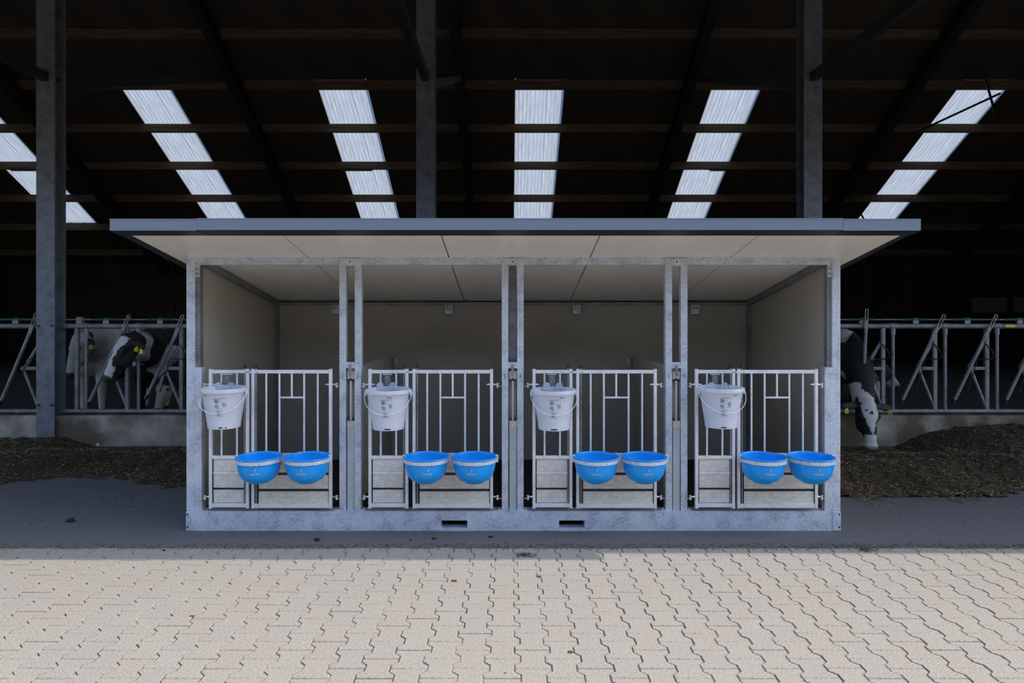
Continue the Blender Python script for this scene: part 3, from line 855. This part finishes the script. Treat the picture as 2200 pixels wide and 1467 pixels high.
for i, (px, py, tpx) in enumerate(bucket_px):
    YBK = 4.795
    X, Z = PX(px, YBK), PZ(py, YBK)
    t = thing('milk_bucket', (X, YBK, Z), 'frosted white measuring bucket hung on the narrow gate of ' + places[i], 'bucket', 'measuring buckets on the gates')
    tubb = obj('tub', bucket_mesh, 'frosted_plastic', t)
    for s in (-1, 1):
        bx('ear', 'frosted_plastic', t, s * .151 if s > 0 else -.164, .164 if s > 0 else -.151, -.016, .016, -.048, -.004, bev=.003)
    a2 = 0.198
    yaw = (-0.05, 0.0, 0.03, 0.06)[i]
    pts = []
    for q in range(25):
        a = math.pi * q / 24
        s_ = a2 * math.sin(a) ** 0.9
        pts.append((0.166 * math.cos(a) + yaw * .1 * math.sin(a), -s_ * 0.70, -0.022 - s_ * 0.715))
    hd = tb('handle', 'ink_white', t, pts, 0.0022, 6)
    base = tpx * 0.00327 - (X / YBK) * 0.13
    def pr(polys, dx, dz, m_): obj('print', strokes(polys, on_bucket(base + dx, dz)), m_, tubb)
    pr(fine_rect(.040, .0016), -.008, -.062, 'ink_dark')
    obj('lettering', text_mesh('DAIRYTOP', 0.009, on_bucket(base + .034, -.061)), 'ink_dark', tubb)
    obj('lettering', text_mesh('8l', 0.038, on_bucket(base - .004, -.082)), 'ink_dark', tubb)
    pr(fine_rect(.018, .0012), .024, -.078, 'ink_dark')
    obj('lettering', text_mesh('5l', 0.036, on_bucket(base + .044, -.104)), 'ink_dark', tubb)
    pr(fine_rect(.022, .0018), .046, -.122, 'ink_dark')
    pr(fine_rect(.014, .0012), .022, -.100, 'ink_dark')
    pr([[(0, -.014), (.012, -.012), (.014, .006), (.006, .014), (0, .008)]], -.004, -.120, 'ink_blue')
    pr([[(-.014, .004), (-.011, .0), (-.004, .004), (-.006, .008)], [(-.007, -.012), (-.004, -.012), (-.003, .006), (-.006, .006)], [(-.005, .006), (-.003, .004), (.006, .014), (.004, .016)]], -.006, -.118, 'ink_dark')
    pr(fine_rect(.040, .0014), .010, -.143, 'ink_dark')
    obj('lettering', text_mesh('2l', 0.036, on_bucket(base + .004, -.166)), 'ink_dark', tubb)
    pr(fine_rect(.038, .0018), .012, -.184, 'ink_dark')
    pr(fine_rect(.012, .001), .022, -.160, 'ink_dark')
    slots = ([(-.022, .026), (.012, .010)], [(-.006, .040)], [(0, .044)], [(.008, .018), (.026, .020)])[i]
    for sx, sw in slots:
        obj('slot', strokes(fine_rect(sw, .008), on_bucket(sx - (X / YBK) * 0.10, -.2665)), 'hole_black', tubb)
    pr(fine_rect(.034, .007), (-.09, .03, .05, .06)[i] - base, -.045, 'old_galvanised')

# ------------------------------------------------------------------ number signs on the back wall
YS = S0 + DEP - .052
for n_, (px, words) in enumerate(((721, 'partly hidden behind a post'), (964, 'left of the middle posts'), (1239, 'right of the middle posts'), (1494, 'on the right of the back wall'))):
    x = PX(px, YS - .01); z = PZ(666, YS - .01)
    num = '0%d' % (n_ + 1)
    t = thing('number_sign', (x, YS - .004, z), 'small number sign reading %s, %s' % (num, words), 'sign', 'pen number signs')
    pl = bx('plate', 'sign_white', t, -.037, .037, -.004, .004, -.048, .048, bev=.001)
    bx('blue_strip', 'sign_blue', pl, -.037, .037, -.0048, -.004, -.050, -.040)
    obj('numeral', text_mesh(num, .062, lambda x, y: Vector((x, -.005, y + .020))), 'ink_dark', pl)
    logo(pl, lambda x, y: Vector((x, -.005, y - .018)), .012, 'ink_dark', 'ink_dark', 'sign_blue')

# ------------------------------------------------------------------ feed fence with locking bars
YFN = 8.0
def fp(px, py, dy=0.0): return (PX(px, YFN), YFN + dy, PZ(py, YFN))
RAIL_Z, ROD_Z, BOT_Z = PZ(700.5, YFN), PZ(686.5, YFN), PZ(883, YFN)
def fence_base(x0, x1, label):
    t = thing('feed_fence', ((x0 + x1) / 2, YFN, 0.365), label, 'fence')
    t['x0'] = 0; del t['x0']
    c = Vector(t.location)
    L = lambda p: tuple(Vector(p) - c)
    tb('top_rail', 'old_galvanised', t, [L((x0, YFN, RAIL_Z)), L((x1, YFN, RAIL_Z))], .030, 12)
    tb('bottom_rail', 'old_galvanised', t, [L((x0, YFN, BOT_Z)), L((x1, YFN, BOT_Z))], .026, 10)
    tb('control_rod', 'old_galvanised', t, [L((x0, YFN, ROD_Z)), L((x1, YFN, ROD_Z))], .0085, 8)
    return t, L
def sleeve(t, L, x):
    s = tb('green_sleeve', 'green_sleeve', t, [L((x + d, YFN, ROD_Z)) for d in (-.16, -.13, -.06, .06, .13, .16)], .014, 8)
    b = NB(); p = L((x, YFN, ROD_Z))
    box(b, p[0] - .012, p[0] - .004, p[1] - .022, p[1] + .022, p[2] - .06, p[2] + .02); box(b, p[0] + .012, p[0] + .02, p[1] - .022, p[1] + .022, p[2] - .06, p[2] + .02)
    box(b, p[0] - .03, p[0] + .036, p[1] - .026, p[1] - .018, p[2] - .05, p[2] - .01)
    obj('clamp', b, 'old_galvanised', t)
def unit(t, L, xs, xr, top, mid, bot, brace=True, red=False, lever=True):
    """one feeding place: square post at xs, round post at xr, locking bar top > bot"""
    b = NB(); p0 = L((xs, YFN, BOT_Z)); p1 = L((xs, YFN, RAIL_Z))
    box(b, p0[0] - .021, p0[0] + .021, p0[1] - .02, p0[1] + .02, p0[2], p1[2]); obj('post', b, 'old_galvanised', t)
    if xr is not None:
        tb('round_post', 'old_galvanised', t, [L((xr, YFN, BOT_Z)), L((xr, YFN, RAIL_Z))], .019, 10)
        tb('post_collar', 'old_galvanised', t, [L((xr, YFN, RAIL_Z - .10)), L((xr, YFN, RAIL_Z - .02))], .026, 10)
        tb('rail_collar', 'old_galvanised', t, [L((xr - .04, YFN, RAIL_Z)), L((xr + .04, YFN, RAIL_Z))], .036, 12)
    if brace:
        pv = (xs - .19, YFN + .0, PZ(791, YFN))
        b = NB(); bar(b, L((xs - .21, YFN, pv[2])), L((xs, YFN, pv[2])), .036, .03); obj('cross_strut', b, 'old_galvanised', t)
        tb('lower_brace', 'old_galvanised', t, [L(pv), L((xs - .005, YFN, PZ(876, YFN)))], .017, 8)
        tb('upper_brace', 'old_galvanised', t, [L((pv[0] + .0, YFN + .03, pv[2])), L((xs - .005, YFN + .03, PZ(736, YFN)))], .022, 8)
    yb = YFN - .045
    bar_ = tb('locking_bar', 'old_galvanised', t, [L((mid[0], yb, mid[1])), L((bot[0], yb, bot[1]))], .019, 10)
    # slotted handle
    h0, h1 = Vector((mid[0], yb, mid[1])), Vector((top[0], yb, top[1]))
    d = (h1 - h0); ln = d.length; d.normalize()
    sdv = Vector((d.z, 0, -d.x))
    w = .021
    b = NB()
    for s in (-1, 1):
        bar(b, L(h0 + sdv * s * .015 + d * ln * .42), L(h1 + sdv * s * .015), .010, .012)
    bar(b, L(h0 - d * .03), L(h0 + d * ln * .44), .042, .014)
    arc = [L(h1 + sdv * .015 * math.cos(a) + d * .015 * math.sin(a)) for a in [math.pi * q / 8 for q in range(9)]]
    tube(b, arc, .006, 6)
    obj('slotted_handle', b, 'old_galvanised', bar_)
    if red:
        pr = h0 + d * ln * .82
        bx('red_stop', 'red_plastic', bar_, L(pr)[0] - .012, L(pr)[0] + .012, L(pr)[1] - .008, L(pr)[1] + .008, L(pr)[2] - .02, L(pr)[2] + .02)
    e0 = Vector((bot[0], yb, bot[1])); dd = (Vector((mid[0], yb, mid[1])) - e0).normalized()
    tb('rubber_end', 'black_plastic', bar_, [L(e0 - dd * .03), L(e0 + dd * .02)], .024, 8)
    if lever:
        tb('release_lever', 'dark_steel', t, [L((xs - .02, YFN - .02, PZ(738, YFN))), L((xs + .04, YFN - .03, PZ(752, YFN))), L((xs + .07, YFN - .03, PZ(765, YFN))), L((xs + .03, YFN - .03, PZ(771, YFN))), L((xs - .12, YFN - .03, PZ(770, YFN))), L((xs - .24, YFN - .03, PZ(842, YFN)))], .006, 5)
X8 = lambda px: PX(px, YFN)
Z8 = lambda py: PZ(py, YFN)
# far left panel
t, L = fence_base(X8(-260), COLX[1] - .12, 'galvanised feed fence panel left of the steel column')
for px in (-152, -36, 84):
    unit(t, L, X8(px), None if px == 84 else X8(px + 22), (X8(px - 1), Z8(675)), (X8(px - 15), Z8(716)), (X8(px - 76), Z8(862)), red=(px == 84))
for px in (35, -75, -190): sleeve(t, L, X8(px))
# between column and shelter
t, L = fence_base(COLX[1] + .12, COLX[2] - .12, 'galvanised feed fence panel between steel column and shelter')
b = NB(); p0 = L((X8(166), YFN, 0)); box(b, p0[0] - .021, p0[0] + .021, -.02, .02, BOT_Z - .365, RAIL_Z - .365); obj('post', b, 'old_galvanised', t)
tb('round_post', 'old_galvanised', t, [L((X8(185), YFN, BOT_Z)), L((X8(185), YFN, RAIL_Z))], .019, 10)
tb('post_collar', 'old_galvanised', t, [L((X8(185), YFN, RAIL_Z - .12)), L((X8(185), YFN, RAIL_Z - .02))], .028, 10)
tb('rail_collar', 'old_galvanised', t, [L((X8(165), YFN, RAIL_Z)), L((X8(190), YFN, RAIL_Z))], .038, 12)
unit(t, L, X8(274), X8(298), (X8(281), Z8(679)), (X8(267), Z8(712)), (X8(196), Z8(864)), red=True, lever=False)
unit(t, L, X8(390), None, (X8(396), Z8(679)), (X8(379), Z8(723)), (X8(320), Z8(850)), red=True)
for px in (229, 345, 470): sleeve(t, L, X8(px))
for px in (505, 620): unit(t, L, X8(px), X8(px + 22), (X8(px + 7), Z8(679)), (X8(px - 10), Z8(720)), (X8(px - 76), Z8(862)))
bx('rod_box', 'old_galvanised', t, *(L((X8(172), YFN - .03, 0))[0] - .03, L((X8(172), 0, 0))[0] + .03), -.03, .03, ROD_Z - .365 - .05, ROD_Z - .365 + .03)
# right of the shelter
t, L = fence_base(COLX[3] + .12, X8(2330), 'galvanised feed fence panel right of the calf shelter')
unit(t, L, X8(1896.6), X8(1918.6), (X8(1858), Z8(666)), (X8(1856), Z8(705)), (X8(1852), Z8(790)))
for px in (2008, 2119.5, 2230):
    unit(t, L, X8(px), X8(px + 22.5), (X8(px + 15), Z8(678)), (X8(px - 8), Z8(722)), (X8(px - 75), Z8(861)), red=(px == 2119.5))
for px in (1850, 1965, 2076, 2188): sleeve(t, L, X8(px))
q = L((X8(2166), YFN - .034, RAIL_Z + .003))
bx('yellow_label', 'yellow_tag', t, q[0] - .057, q[0] + .057, q[1] - .003, q[1] + .003, q[2] - .016, q[2] + .016)

# ------------------------------------------------------------------ cows
def rotm(a, l, n):
    return Matrix(((a.x, l.x, n.x), (a.y, l.y, n.y), (a.z, l.z, n.z)))
def ell(bm, c, r, R=None, sub=2):
    mtx = Matrix.Translation(Vector(c)) @ ((R.to_4x4() if R else Matrix.Identity(4)) @ Matrix.Diagonal((*r, 1)))
    bmesh.ops.create_icosphere(bm, subdivisions=sub, radius=1.0, matrix=mtx)
def chain(bm, pts, per=5):
    for (p0, r0), (p1, r1) in zip(pts, pts[1:]):
        for i in range(per + 1):
            t_ = i / per
            ell(bm, Vector(p0).lerp(Vector(p1), t_), (r0 + (r1 - r0) * t_,) * 3, None, 1 if r0 < .05 else 2)
WHITE, BLACK, PINK, DARK = (0.60, 0.58, 0.55), (0.010, 0.010, 0.011), (0.42, 0.30, 0.27), (0.05, 0.045, 0.04)
def cow(loc, heading, poll, muzzle, face_n, head_col, label, seed, thr=0.0, lying=False, tags=(), ear_dir=(0.0, 0.0), voxel=0.02, neckc=None):
    """loc: point below the withers; heading: angle of the body axis; poll, muzzle: world points"""
    base = Vector((loc[0], loc[1], 0.0))
    fw = Vector((math.cos(heading), math.sin(heading), 0)); lf = Vector((-fw.y, fw.x, 0)); up = Vector((0, 0, 1))
    drop = 0.62 if lying else 0.0
    W = lambda x, y, z: fw * x + lf * y + up * (z - drop)
    Rb = rotm(fw, lf, up)
    bm_ = NB()
    ell(bm_, W(-.05, 0, .98), (.34, .25, .37), Rb)
    ell(bm_, W(-.35, 0, .94), (.40, .31, .40), Rb)
    ell(bm_, W(-.75, 0, .92), (.42, .35, .41), Rb)
    ell(bm_, W(-1.10, 0, 1.00), (.34, .30, .34), Rb)
    ell(bm_, W(-1.32, 0, 1.08), (.22, .24, .25), Rb)
    for s in (-1, 1): ell(bm_, W(-1.12, s * .20, 1.26), (.12, .08, .07), Rb)
    ell(bm_, W(.02, 0, 1.26), (.24, .10, .10), Rb); ell(bm_, W(-.5, 0, 1.27), (.5, .08, .06), Rb)
    ell(bm_, W(.20, 0, .86), (.16, .17, .22), Rb)
    if not lying:
        ell(bm_, W(-1.02, 0, .56), (.20, .16, .13), Rb)
        for s in (-1, 1):
            chain(bm_, [(W(.02, s * .17, .82), .125), (W(.06, s * .16, .62), .085), (W(.05, s * .15, .40), .058), (W(.05, s * .15, .16), .042), (W(.08, s * .15, .04), .052)])
            chain(bm_, [(W(-1.18, s * .20, .92), .19), (W(-1.05, s * .21, .68), .125), (W(-1.30, s * .19, .46), .064), (W(-1.25, s * .19, .16), .045), (W(-1.20, s * .19, .04), .055)])
    else:
        for s in (-1, 1):
            chain(bm_, [(W(.05, s * .20, .82), .12), (W(.30, s * .22, .70), .075), (W(.02, s * .26, .67), .05)])
            chain(bm_, [(W(-1.05, s * .26, .92), .2), (W(-.75, s * .34, .74), .12), (W(-1.1, s * .38, .68), .06)])
    chain(bm_, [(W(-1.50, 0, 1.20), .045), (W(-1.58, 0, .95), .03), (W(-1.56, 0, .62 if not lying else .8), .035)])
    P, Mz = Vector(poll) - base, Vector(muzzle) - base
    a = (Mz - P); HL = a.length; a.normalize()
    n = Vector(face_n); n = (n - a * n.dot(a)).normalized()
    l = n.cross(a).normalized()
    Rh = rotm(a, l, n)
    s_ = HL / 0.52
    H = lambda u, v, w: P + (a * u + l * v + n * w) * s_
    nb0, nb1 = W(.08, 0, 1.12), W(.05, 0, .98)
    pn = H(.03, 0, -.05)
    md = nb0.lerp(pn, .5) + (Vector(neckc) if neckc else Vector((0, 0, .03)))
    chain(bm_, [(nb0, .23), (md, .175), (pn, .115)], 6)
    chain(bm_, [(nb1, .22), (md - up * .08, .15), (H(.12, 0, -.09), .09)], 6)
    sc = lambda *r: tuple(x * s_ for x in r)
    ell(bm_, H(.07, 0, -.01), sc(.11, .108, .10), Rh)
    ell(bm_, H(.02, 0, .01), sc(.06, .085, .075), Rh)
    ell(bm_, H(.15, 0, .015), sc(.12, .112, .075), Rh)
    ell(bm_, H(.27, 0, .012), sc(.16, .078, .066), Rh)
    ell(bm_, H(.38, 0, .008), sc(.12, .068, .060), Rh)
    ell(bm_, H(.465, 0, -.004), sc(.060, .076, .064), Rh)
    ell(bm_, H(.455, 0, -.05), sc(.050, .058, .04), Rh)
    for s in (-1, 1):
        ell(bm_, H(.20, s * .070, -.065), sc(.13, .035, .065), Rh)
        ell(bm_, H(.155, s * .098, .030), sc(.045, .024, .030), Rh)
        ell(bm_, H(.475, s * .045, .020), sc(.030, .030, .030), Rh)
        ed = (l * s * 1.0 + a * ear_dir[0] + n * ear_dir[1]).normalized()
        en = (a - ed * a.dot(ed)).normalized()
        Re = rotm(ed, en, ed.cross(en))
        ell(bm_, H(.035, s * .10, -.015) + ed * .085 * s_, sc(.105, .048, .020), Re)
        ell(bm_, H(.035, s * .10, -.015) + ed * .03 * s_, sc(.05, .03, .026), Re)
    ell(bm_, H(.25, 0, -.075), sc(.17, .055, .05), Rh)
    me = mesh_of(bm_, 'cow_raw')
    tmp = bpy.data.objects.new('cow_raw', me); C.objects.link(tmp)
    r_ = tmp.modifiers.new('r', 'REMESH'); r_.mode = 'VOXEL'; r_.voxel_size = voxel
    sm = tmp.modifiers.new('s', 'SMOOTH'); sm.factor = 0.5; sm.iterations = 4
    bpy.context.view_layer.update()
    dg = bpy.context.evaluated_depsgraph_get()
    body = bpy.data.meshes.new_from_object(tmp.evaluated_get(dg))
    bpy.data.objects.remove(tmp); bpy.data.meshes.remove(me)
    ca = body.color_attributes.new('coat', 'FLOAT_COLOR', 'POINT')
    for i, v in enumerate(body.vertices):
        p = v.co
        d = p - P
        u, vv, w = d.dot(a) / s_, d.dot(l) / s_, d.dot(n) / s_
        jag = 0.012 * noise.noise(p * 30 + Vector((seed, 0, 0)))
        head = -.06 < u < .60 and abs(vv) < .27 and -.13 < w < .14 and not (u < .0 and w < -.06)
        if head:
            col = head_col(u, vv + jag, w + jag)
        else:
            q_ = Vector((p.dot(fw), p.dot(lf), p.z)) * 1.7 + Vector((seed * 3.1, seed, 0))
            val = noise.noise(q_) + 0.25 * noise.noise(q_ * 2.7) + jag * 2
            col = WHITE if val > thr else BLACK
            if p.z < .28 and not lying: col = WHITE
            if p.z < .05: col = DARK
        ca.data[i].color = (*col, 1)
    for pl in body.polygons: pl.use_smooth = True
    body.materials.clear()
    t_ = thing('cow', base, label, 'cow', 'cows behind the feed fence')
    bo = obj('body', body, 'cow_hide', t_)
    for s in (-1, 1):
        e_ = NB(); bmesh.ops.create_uvsphere(e_, u_segments=12, v_segments=8, radius=.019 * s_)
        obj('eye', e_, 'cow_eye', t_, True, loc=H(.155, s * .106, .032))
        nn = NB(); ell(nn, (0, 0, 0), sc(.014, .010, .008), Rh); obj('nostril', nn, 'hole_black', t_, True, loc=H(.500, s * .036, .020))
    for s, yaw, num in tags:
        ed = (l * s * 1.0 + a * ear_dir[0] + n * ear_dir[1]).normalized()
        c = H(.035, s * .10, -.015) + ed * (.13 if yaw < .8 else .08) * s_ + Vector((0, -.03, -.03))
        tg = NB()
        prism(tg, [(-.022, 0, -.05), (.022, 0, -.05), (.022, 0, -.008), (.008, 0, .002), (.006, 0, .014), (-.006, 0, .014), (-.008, 0, .002), (-.022, 0, -.008)], (0, .003, 0))
        o = obj('ear_tag', tg, 'yellow_tag', t_, loc=c, rot=(0, yaw * .5, yaw))
        if num: obj('tag_number', text_mesh(num, .026, lambda x, y: Vector((x, -.001, y - .034))), 'ink_dark', o)
    return t_

def head_right(u, v, w):           # white blaze, black cheeks, two spots on the forehead
    if abs(v) > .118: return DARK if u < .12 else BLACK
    if (u - .095) ** 2 + (v + .047) ** 2 < .015 ** 2 or (u - .125) ** 2 + (v - .0) ** 2 < .020 ** 2: return BLACK
    if u > .47 and w > -.03: return PINK
    lim = .105 if u < .13 else (.105 - (u - .13) * .35)
    if u > .36: lim = .2
    if abs(v + .0) < lim - .02 and w > -.02: return WHITE
    if u > .40: return WHITE
    return BLACK
def head_left(u, v, w):            # white forehead narrowing to a strip, white nose bridge, dark muzzle
    if u > .455: return (0.03, 0.028, 0.03)
    if abs(v) > .13: return BLACK
    c = .012
    lim = .075 if u < .12 else (.075 - (u - .12) * .42 if u < .26 else .022 + (u - .26) * .30)
    if u < .02: return BLACK
    if w > .0 and abs(v - c) < lim: return WHITE
    return BLACK
def head_pale(u, v, w):
    if u > .46: return DARK
    if abs(v) > .13: return BLACK
    if v > -.02 or u > .33: return (0.50, 0.48, 0.45)
    return BLACK
def head_low(u, v, w):
    if u > .455: return (0.06, 0.05, 0.05)
    if u < .10 and abs(v) > .03: return BLACK
    return (0.45, 0.42, 0.39)

def pt(px, py, Y): return (PX(px, Y), Y, PZ(py, Y))
UPC = -math.pi / 2                  # body axis pointing at the alley
# right of the shelter: head down at the feed
cow((PX(1806, 8.75), 8.75), UPC + .04, pt(1862, 864, 7.66), pt(1872, 968, 7.52), (0.0, -1.0, 0.42), head_right,
    'black and white cow lowering its white-blazed face to the feed, right of shelter', 3.0, .28, tags=((-1, .15, '002'), (1, -.7, '002')), ear_dir=(.12, .05), voxel=.017, neckc=(0.02, -.08, .10))
# left: looking sideways through the fence
cow((PX(330, 9.0), 9.0), UPC - .25, pt(279, 724, 7.86), pt(227, 822, 7.68), (-.62, -.75, .45), head_left,
    'black cow with white forehead stripe looking left through the fence', 11.0, .30, tags=((1, .9, ''), (1, -.3, '')), ear_dir=(.25, -.55), voxel=.017, neckc=(0.05, -.02, .0))
# far left, behind the column: pale head
cow((PX(205, 9.7), 9.7), UPC - .2, pt(172, 722, 8.75), pt(150, 812, 8.62), (-.5, -.8, .35), head_pale,
    'pale spotted cow with yellow ear tag standing beside the steel column', 5.0, -.12, tags=((1, .2, ''),), ear_dir=(.35, -.3), voxel=.02)
# head down beside the shelter corner post
cow((-3.72, 9.45), UPC - .3, pt(356, 814, 8.50), pt(338, 886, 8.40), (-.25, -1.0, .45), head_low,
    'cow with pale lowered head between fence bars beside the shelter', 8.0, .35, ear_dir=(.3, -.2), voxel=.02, neckc=(0, -.06, .08))
# lying farther back on the right
cow((PX(1845, 11.4), 11.4), -.12, pt(1885, 778, 11.2), pt(1932, 836, 11.0), (.62, -.3, .70), head_pale,
    'pale cow lying in the barn behind the right feed fence', 2.0, -.05, lying=True, ear_dir=(.2, -.3), voxel=.022)

# ------------------------------------------------------------------ feed on the alley
def heap_h(x, y):
    """height of the silage swept up against the kerb"""
    st = lambda v, e0, e1: (lambda q: q * q * (3 - 2 * q))(max(0.0, min(1.0, (v - e0) / (e1 - e0))))
    if x < 0: foot = 5.95 + .55 * st(x, -5.3, -4.2) - .35 * st(x, -3.9, -3.2)
    else: foot = 5.70 + .30 * st(x, 3.9, 4.6) - .15 * st(x, 5.0, 5.6)
    foot += 0.22 * noise.noise(Vector((x * 1.6, 0, 3))) + .10 * noise.noise(Vector((x * 6, 0, 9)))
    d = y - foot
    if d < 0: return -0.02
    h = .006 * min(1, d / .1) + .022 * max(0, noise.noise(Vector((x * 4, y * 4, 7)))) + .10 * st(d, .22, .75)
    h += (.045 * noise.noise(Vector((x * 2.1, y * 2.1, 0))) + .02 * noise.noise(Vector((x * 9, y * 9, 0)))) * st(d, .15, .6)
    if x > 0: h += .15 * st(x, 4.55, 5.3) * st(y, 7.0, 7.6) - .13 * (1 - st(x, 4.3, 4.8)) * st(y, 7.05, 7.35)
    else: h -= .13 * st(x, -5.2, -4.6) * st(y, 7.15, 7.5)
    h = max(h, .003)
    return h
def heap(x0, x1, label):
    bm_ = NB(); nx, ny = int((x1 - x0) / .05), 42
    g = [[bm_.verts.new((x0 + (x1 - x0) * i / nx, 5.85 + 2.045 * j / ny, heap_h(x0 + (x1 - x0) * i / nx, 5.85 + 2.045 * j / ny) + rnd.uniform(-.012, .012))) for j in range(ny + 1)] for i in range(nx + 1)]
    for i in range(nx):
        for j in range(ny):
            if max(g[i][j].co.z, g[i + 1][j + 1].co.z, g[i + 1][j].co.z, g[i][j + 1].co.z) > -.005:
                bm_.faces.new((g[i][j], g[i + 1][j], g[i + 1][j + 1], g[i][j + 1]))
    return tag(obj('silage', bm_, 'silage', smooth=False), label, 'silage', None, 'stuff')
heap(-8.6, -2.6, 'dark silage swept against the kerb left of the shelter')
heap(2.6, 8.6, 'dark silage swept against the kerb right of the shelter')
# stalks lying on the heap and strewn over the asphalt
def stalks(x0, x1, n, label):
    V, Fc = [], []
    for _ in range(n):
        x = rnd.uniform(x0, x1)
        y = rnd.uniform(5.55, 7.84) if rnd.random() < .88 else rnd.uniform(5.1, 6.2)
        h = heap_h(x, y)
        if h < 0 and rnd.random() < .72: continue
        z = max(h, 0) + .004 + (rnd.random() * .018 if h > 0 else 0)
        ln = rnd.uniform(.014, .065) * (1.0 if h > 0 else .5); w = rnd.uniform(.0010, .0026)
        a = rnd.uniform(0, math.pi); tilt = rnd.uniform(-.5, .5) if h > 0 else 0
        dx, dy, dz = math.cos(a) * ln / 2, math.sin(a) * ln / 2, math.sin(tilt) * ln / 2
        nx_, ny_ = -math.sin(a) * w, math.cos(a) * w
        i = len(V)
        V += [(x - dx - nx_, y - dy - ny_, z - dz), (x - dx + nx_, y - dy + ny_, z - dz), (x + dx + nx_, y + dy + ny_, z + dz), (x + dx - nx_, y + dy - ny_, z + dz), (x, y, z + w * 1.8)]
        Fc += [(i, i + 3, i + 4), (i + 3, i + 2, i + 4), (i + 2, i + 1, i + 4), (i + 1, i, i + 4)]
    me = bpy.data.meshes.new('straw_stalks'); me.from_pydata(V, [], Fc); me.update()
    return tag(obj('straw_stalks', me, 'straw'), label, 'straw', None, 'stuff')
stalks(-8.2, -2.9, 16000, 'short straw and maize stalks strewn over the left silage')
stalks(2.9, 8.2, 16000, 'short straw and maize stalks strewn over the right silage')
# grit along the asphalt edge
V, Fc = [], []
for _ in range(14000):
    x = rnd.uniform(-4.6, 4.6); y = YSEAM + rnd.gauss(.035, .03)
    r = rnd.uniform(.0015, .0050)
    if rnd.random() < .10: y = rnd.uniform(4.4, 4.9); r *= .45
    i = len(V)
    for k in range(3):
        a = 2 * math.pi * k / 3 + x * 50
        V.append((x + r * math.cos(a) * 1.4, y + r * math.sin(a), .0))
    V.append((x, y, r * 1.3))
    Fc += [(i, i + 1, i + 3), (i + 1, i + 2, i + 3), (i + 2, i, i + 3)]
me = bpy.data.meshes.new('loose_grit'); me.from_pydata(V, [], Fc); me.update()
tag(obj('loose_grit', me, 'grit'), 'loose grit and chaff along the asphalt edge', 'grit', None, 'stuff')

# clumps, leaves, plugs
def ground_pt(px, py):
    Y = CAMZ * F / (py - VY)
    return PX(px, Y), Y
def clump(px, py, wpx, name, material, label, cat, group, flat=.4):
    x, y = ground_pt(px, py)
    r = wpx / F * y / 2
    bm_ = NB(); bmesh.ops.create_icosphere(bm_, subdivisions=2, radius=1)
    for v in bm_.verts:
        k = 1 + .45 * noise.noise(v.co * 1.7 + Vector((px, py, 0)))
        v.co = Vector((v.co.x * r * k, v.co.y * r * k * .8, max(v.co.z, -.15) * r * flat * k))
    mn = min(v.co.z for v in bm_.verts)
    for v in bm_.verts: v.co.z -= mn
    tag(obj(name, bm_, material, smooth=True, loc=(x, y, 0)), label, cat, group)
clump(152, 1121, 19, 'dirt_clump', 'manure', 'dark dirt clump alone on the asphalt left of the shelter', 'dirt', 'clumps on the asphalt', .75)
clump(681, 1161, 15, 'dirt_clump', 'manure', 'dark dirt clump in front of the left half of the base beam', 'dirt', 'clumps on the asphalt', .6)
clump(932, 1158, 11, 'dirt_clump', 'manure', 'small flat dirt clump in front of the left fork pocket', 'dirt', 'clumps on the asphalt', .5)
clump(1054, 1154, 12, 'dirt_clump', 'manure', 'small dirt clump between the two fork pockets', 'dirt', 'clumps on the asphalt', .5)
clump(882, 1161, 6, 'dirt_clump', 'manure', 'tiny dirt crumb on asphalt left of the fork pockets', 'dirt', 'clumps on the asphalt', .6)
clump(352, 1183, 8, 'dirt_clump', 'manure', 'tiny dirt crumb at the shadow edge, far left', 'dirt', 'clumps on the asphalt', .6)
clump(976, 1248, 14, 'dry_leaf', 'dry_leaf', 'dry brown leaf scrap lying on pavers below the left fork pocket', 'leaf', 'leaf scraps on the pavers', .25)
clump(412, 1324, 10, 'dry_leaf', 'dry_leaf', 'dry dark leaf scrap on the pavers at left', 'leaf', 'leaf scraps on the pavers', .35)
clump(1225, 1401, 13, 'dry_leaf', 'dry_leaf', 'dry brown leaf scrap on the pavers nearest the camera', 'leaf', 'leaf scraps on the pavers', .2)
clump(1085, 1446, 7, 'dry_leaf', 'dry_leaf', 'tiny leaf scrap near the bottom edge of the pavers', 'leaf', 'leaf scraps on the pavers', .3)
clump(1158, 1239, 10, 'dry_leaf', 'dry_leaf', 'thin curled leaf scrap below the right fork pocket', 'leaf', 'leaf scraps on the pavers', .4)
def tuft(px, py, wpx, n, label):
    x, y = ground_pt(px, py); w = wpx / F * y / 2
    bm_ = NB()
    for _ in range(n):
        a = rnd.uniform(0, math.pi); ln = rnd.uniform(.01, .035)
        cx, cy, cz = rnd.gauss(0, w * .45), rnd.gauss(0, w * .3), rnd.uniform(.003, .014)
        d = Vector((math.cos(a) * ln, math.sin(a) * ln, rnd.uniform(-.003, .006)))
        bar(bm_, Vector((cx, cy, cz)) - d / 2, Vector((cx, cy, cz)) + d / 2, .0022, .0022)
    tag(obj('straw_tuft', bm_, 'grit', loc=(x, y, 0)), label, 'straw', 'straw tufts at the seam')
tuft(1858, 1181, 44, 90, 'flattened brown straw tuft on pavers right of the shelter')
tuft(1130, 1194, 40, 90, 'flattened straw tuft on the paver seam near the shadow step')
for px, lab in ((211, 'round white plug on the kerb left of the shelter'), (1950, 'round white plug on the kerb right of the shelter')):
    bm_ = NB(); lathe(bm_, [(0, .012), (.014, .010), (.021, .003), (.022, -.02), (0, -.02)], 20)
    o = tag(obj('kerb_plug', bm_, 'white_plug', smooth=True, loc=(PX(px, YK), YK - .008, PZ(955, YK)), rot=(math.pi / 2, 0, 0)), lab, 'plug', 'white plugs in the kerb')
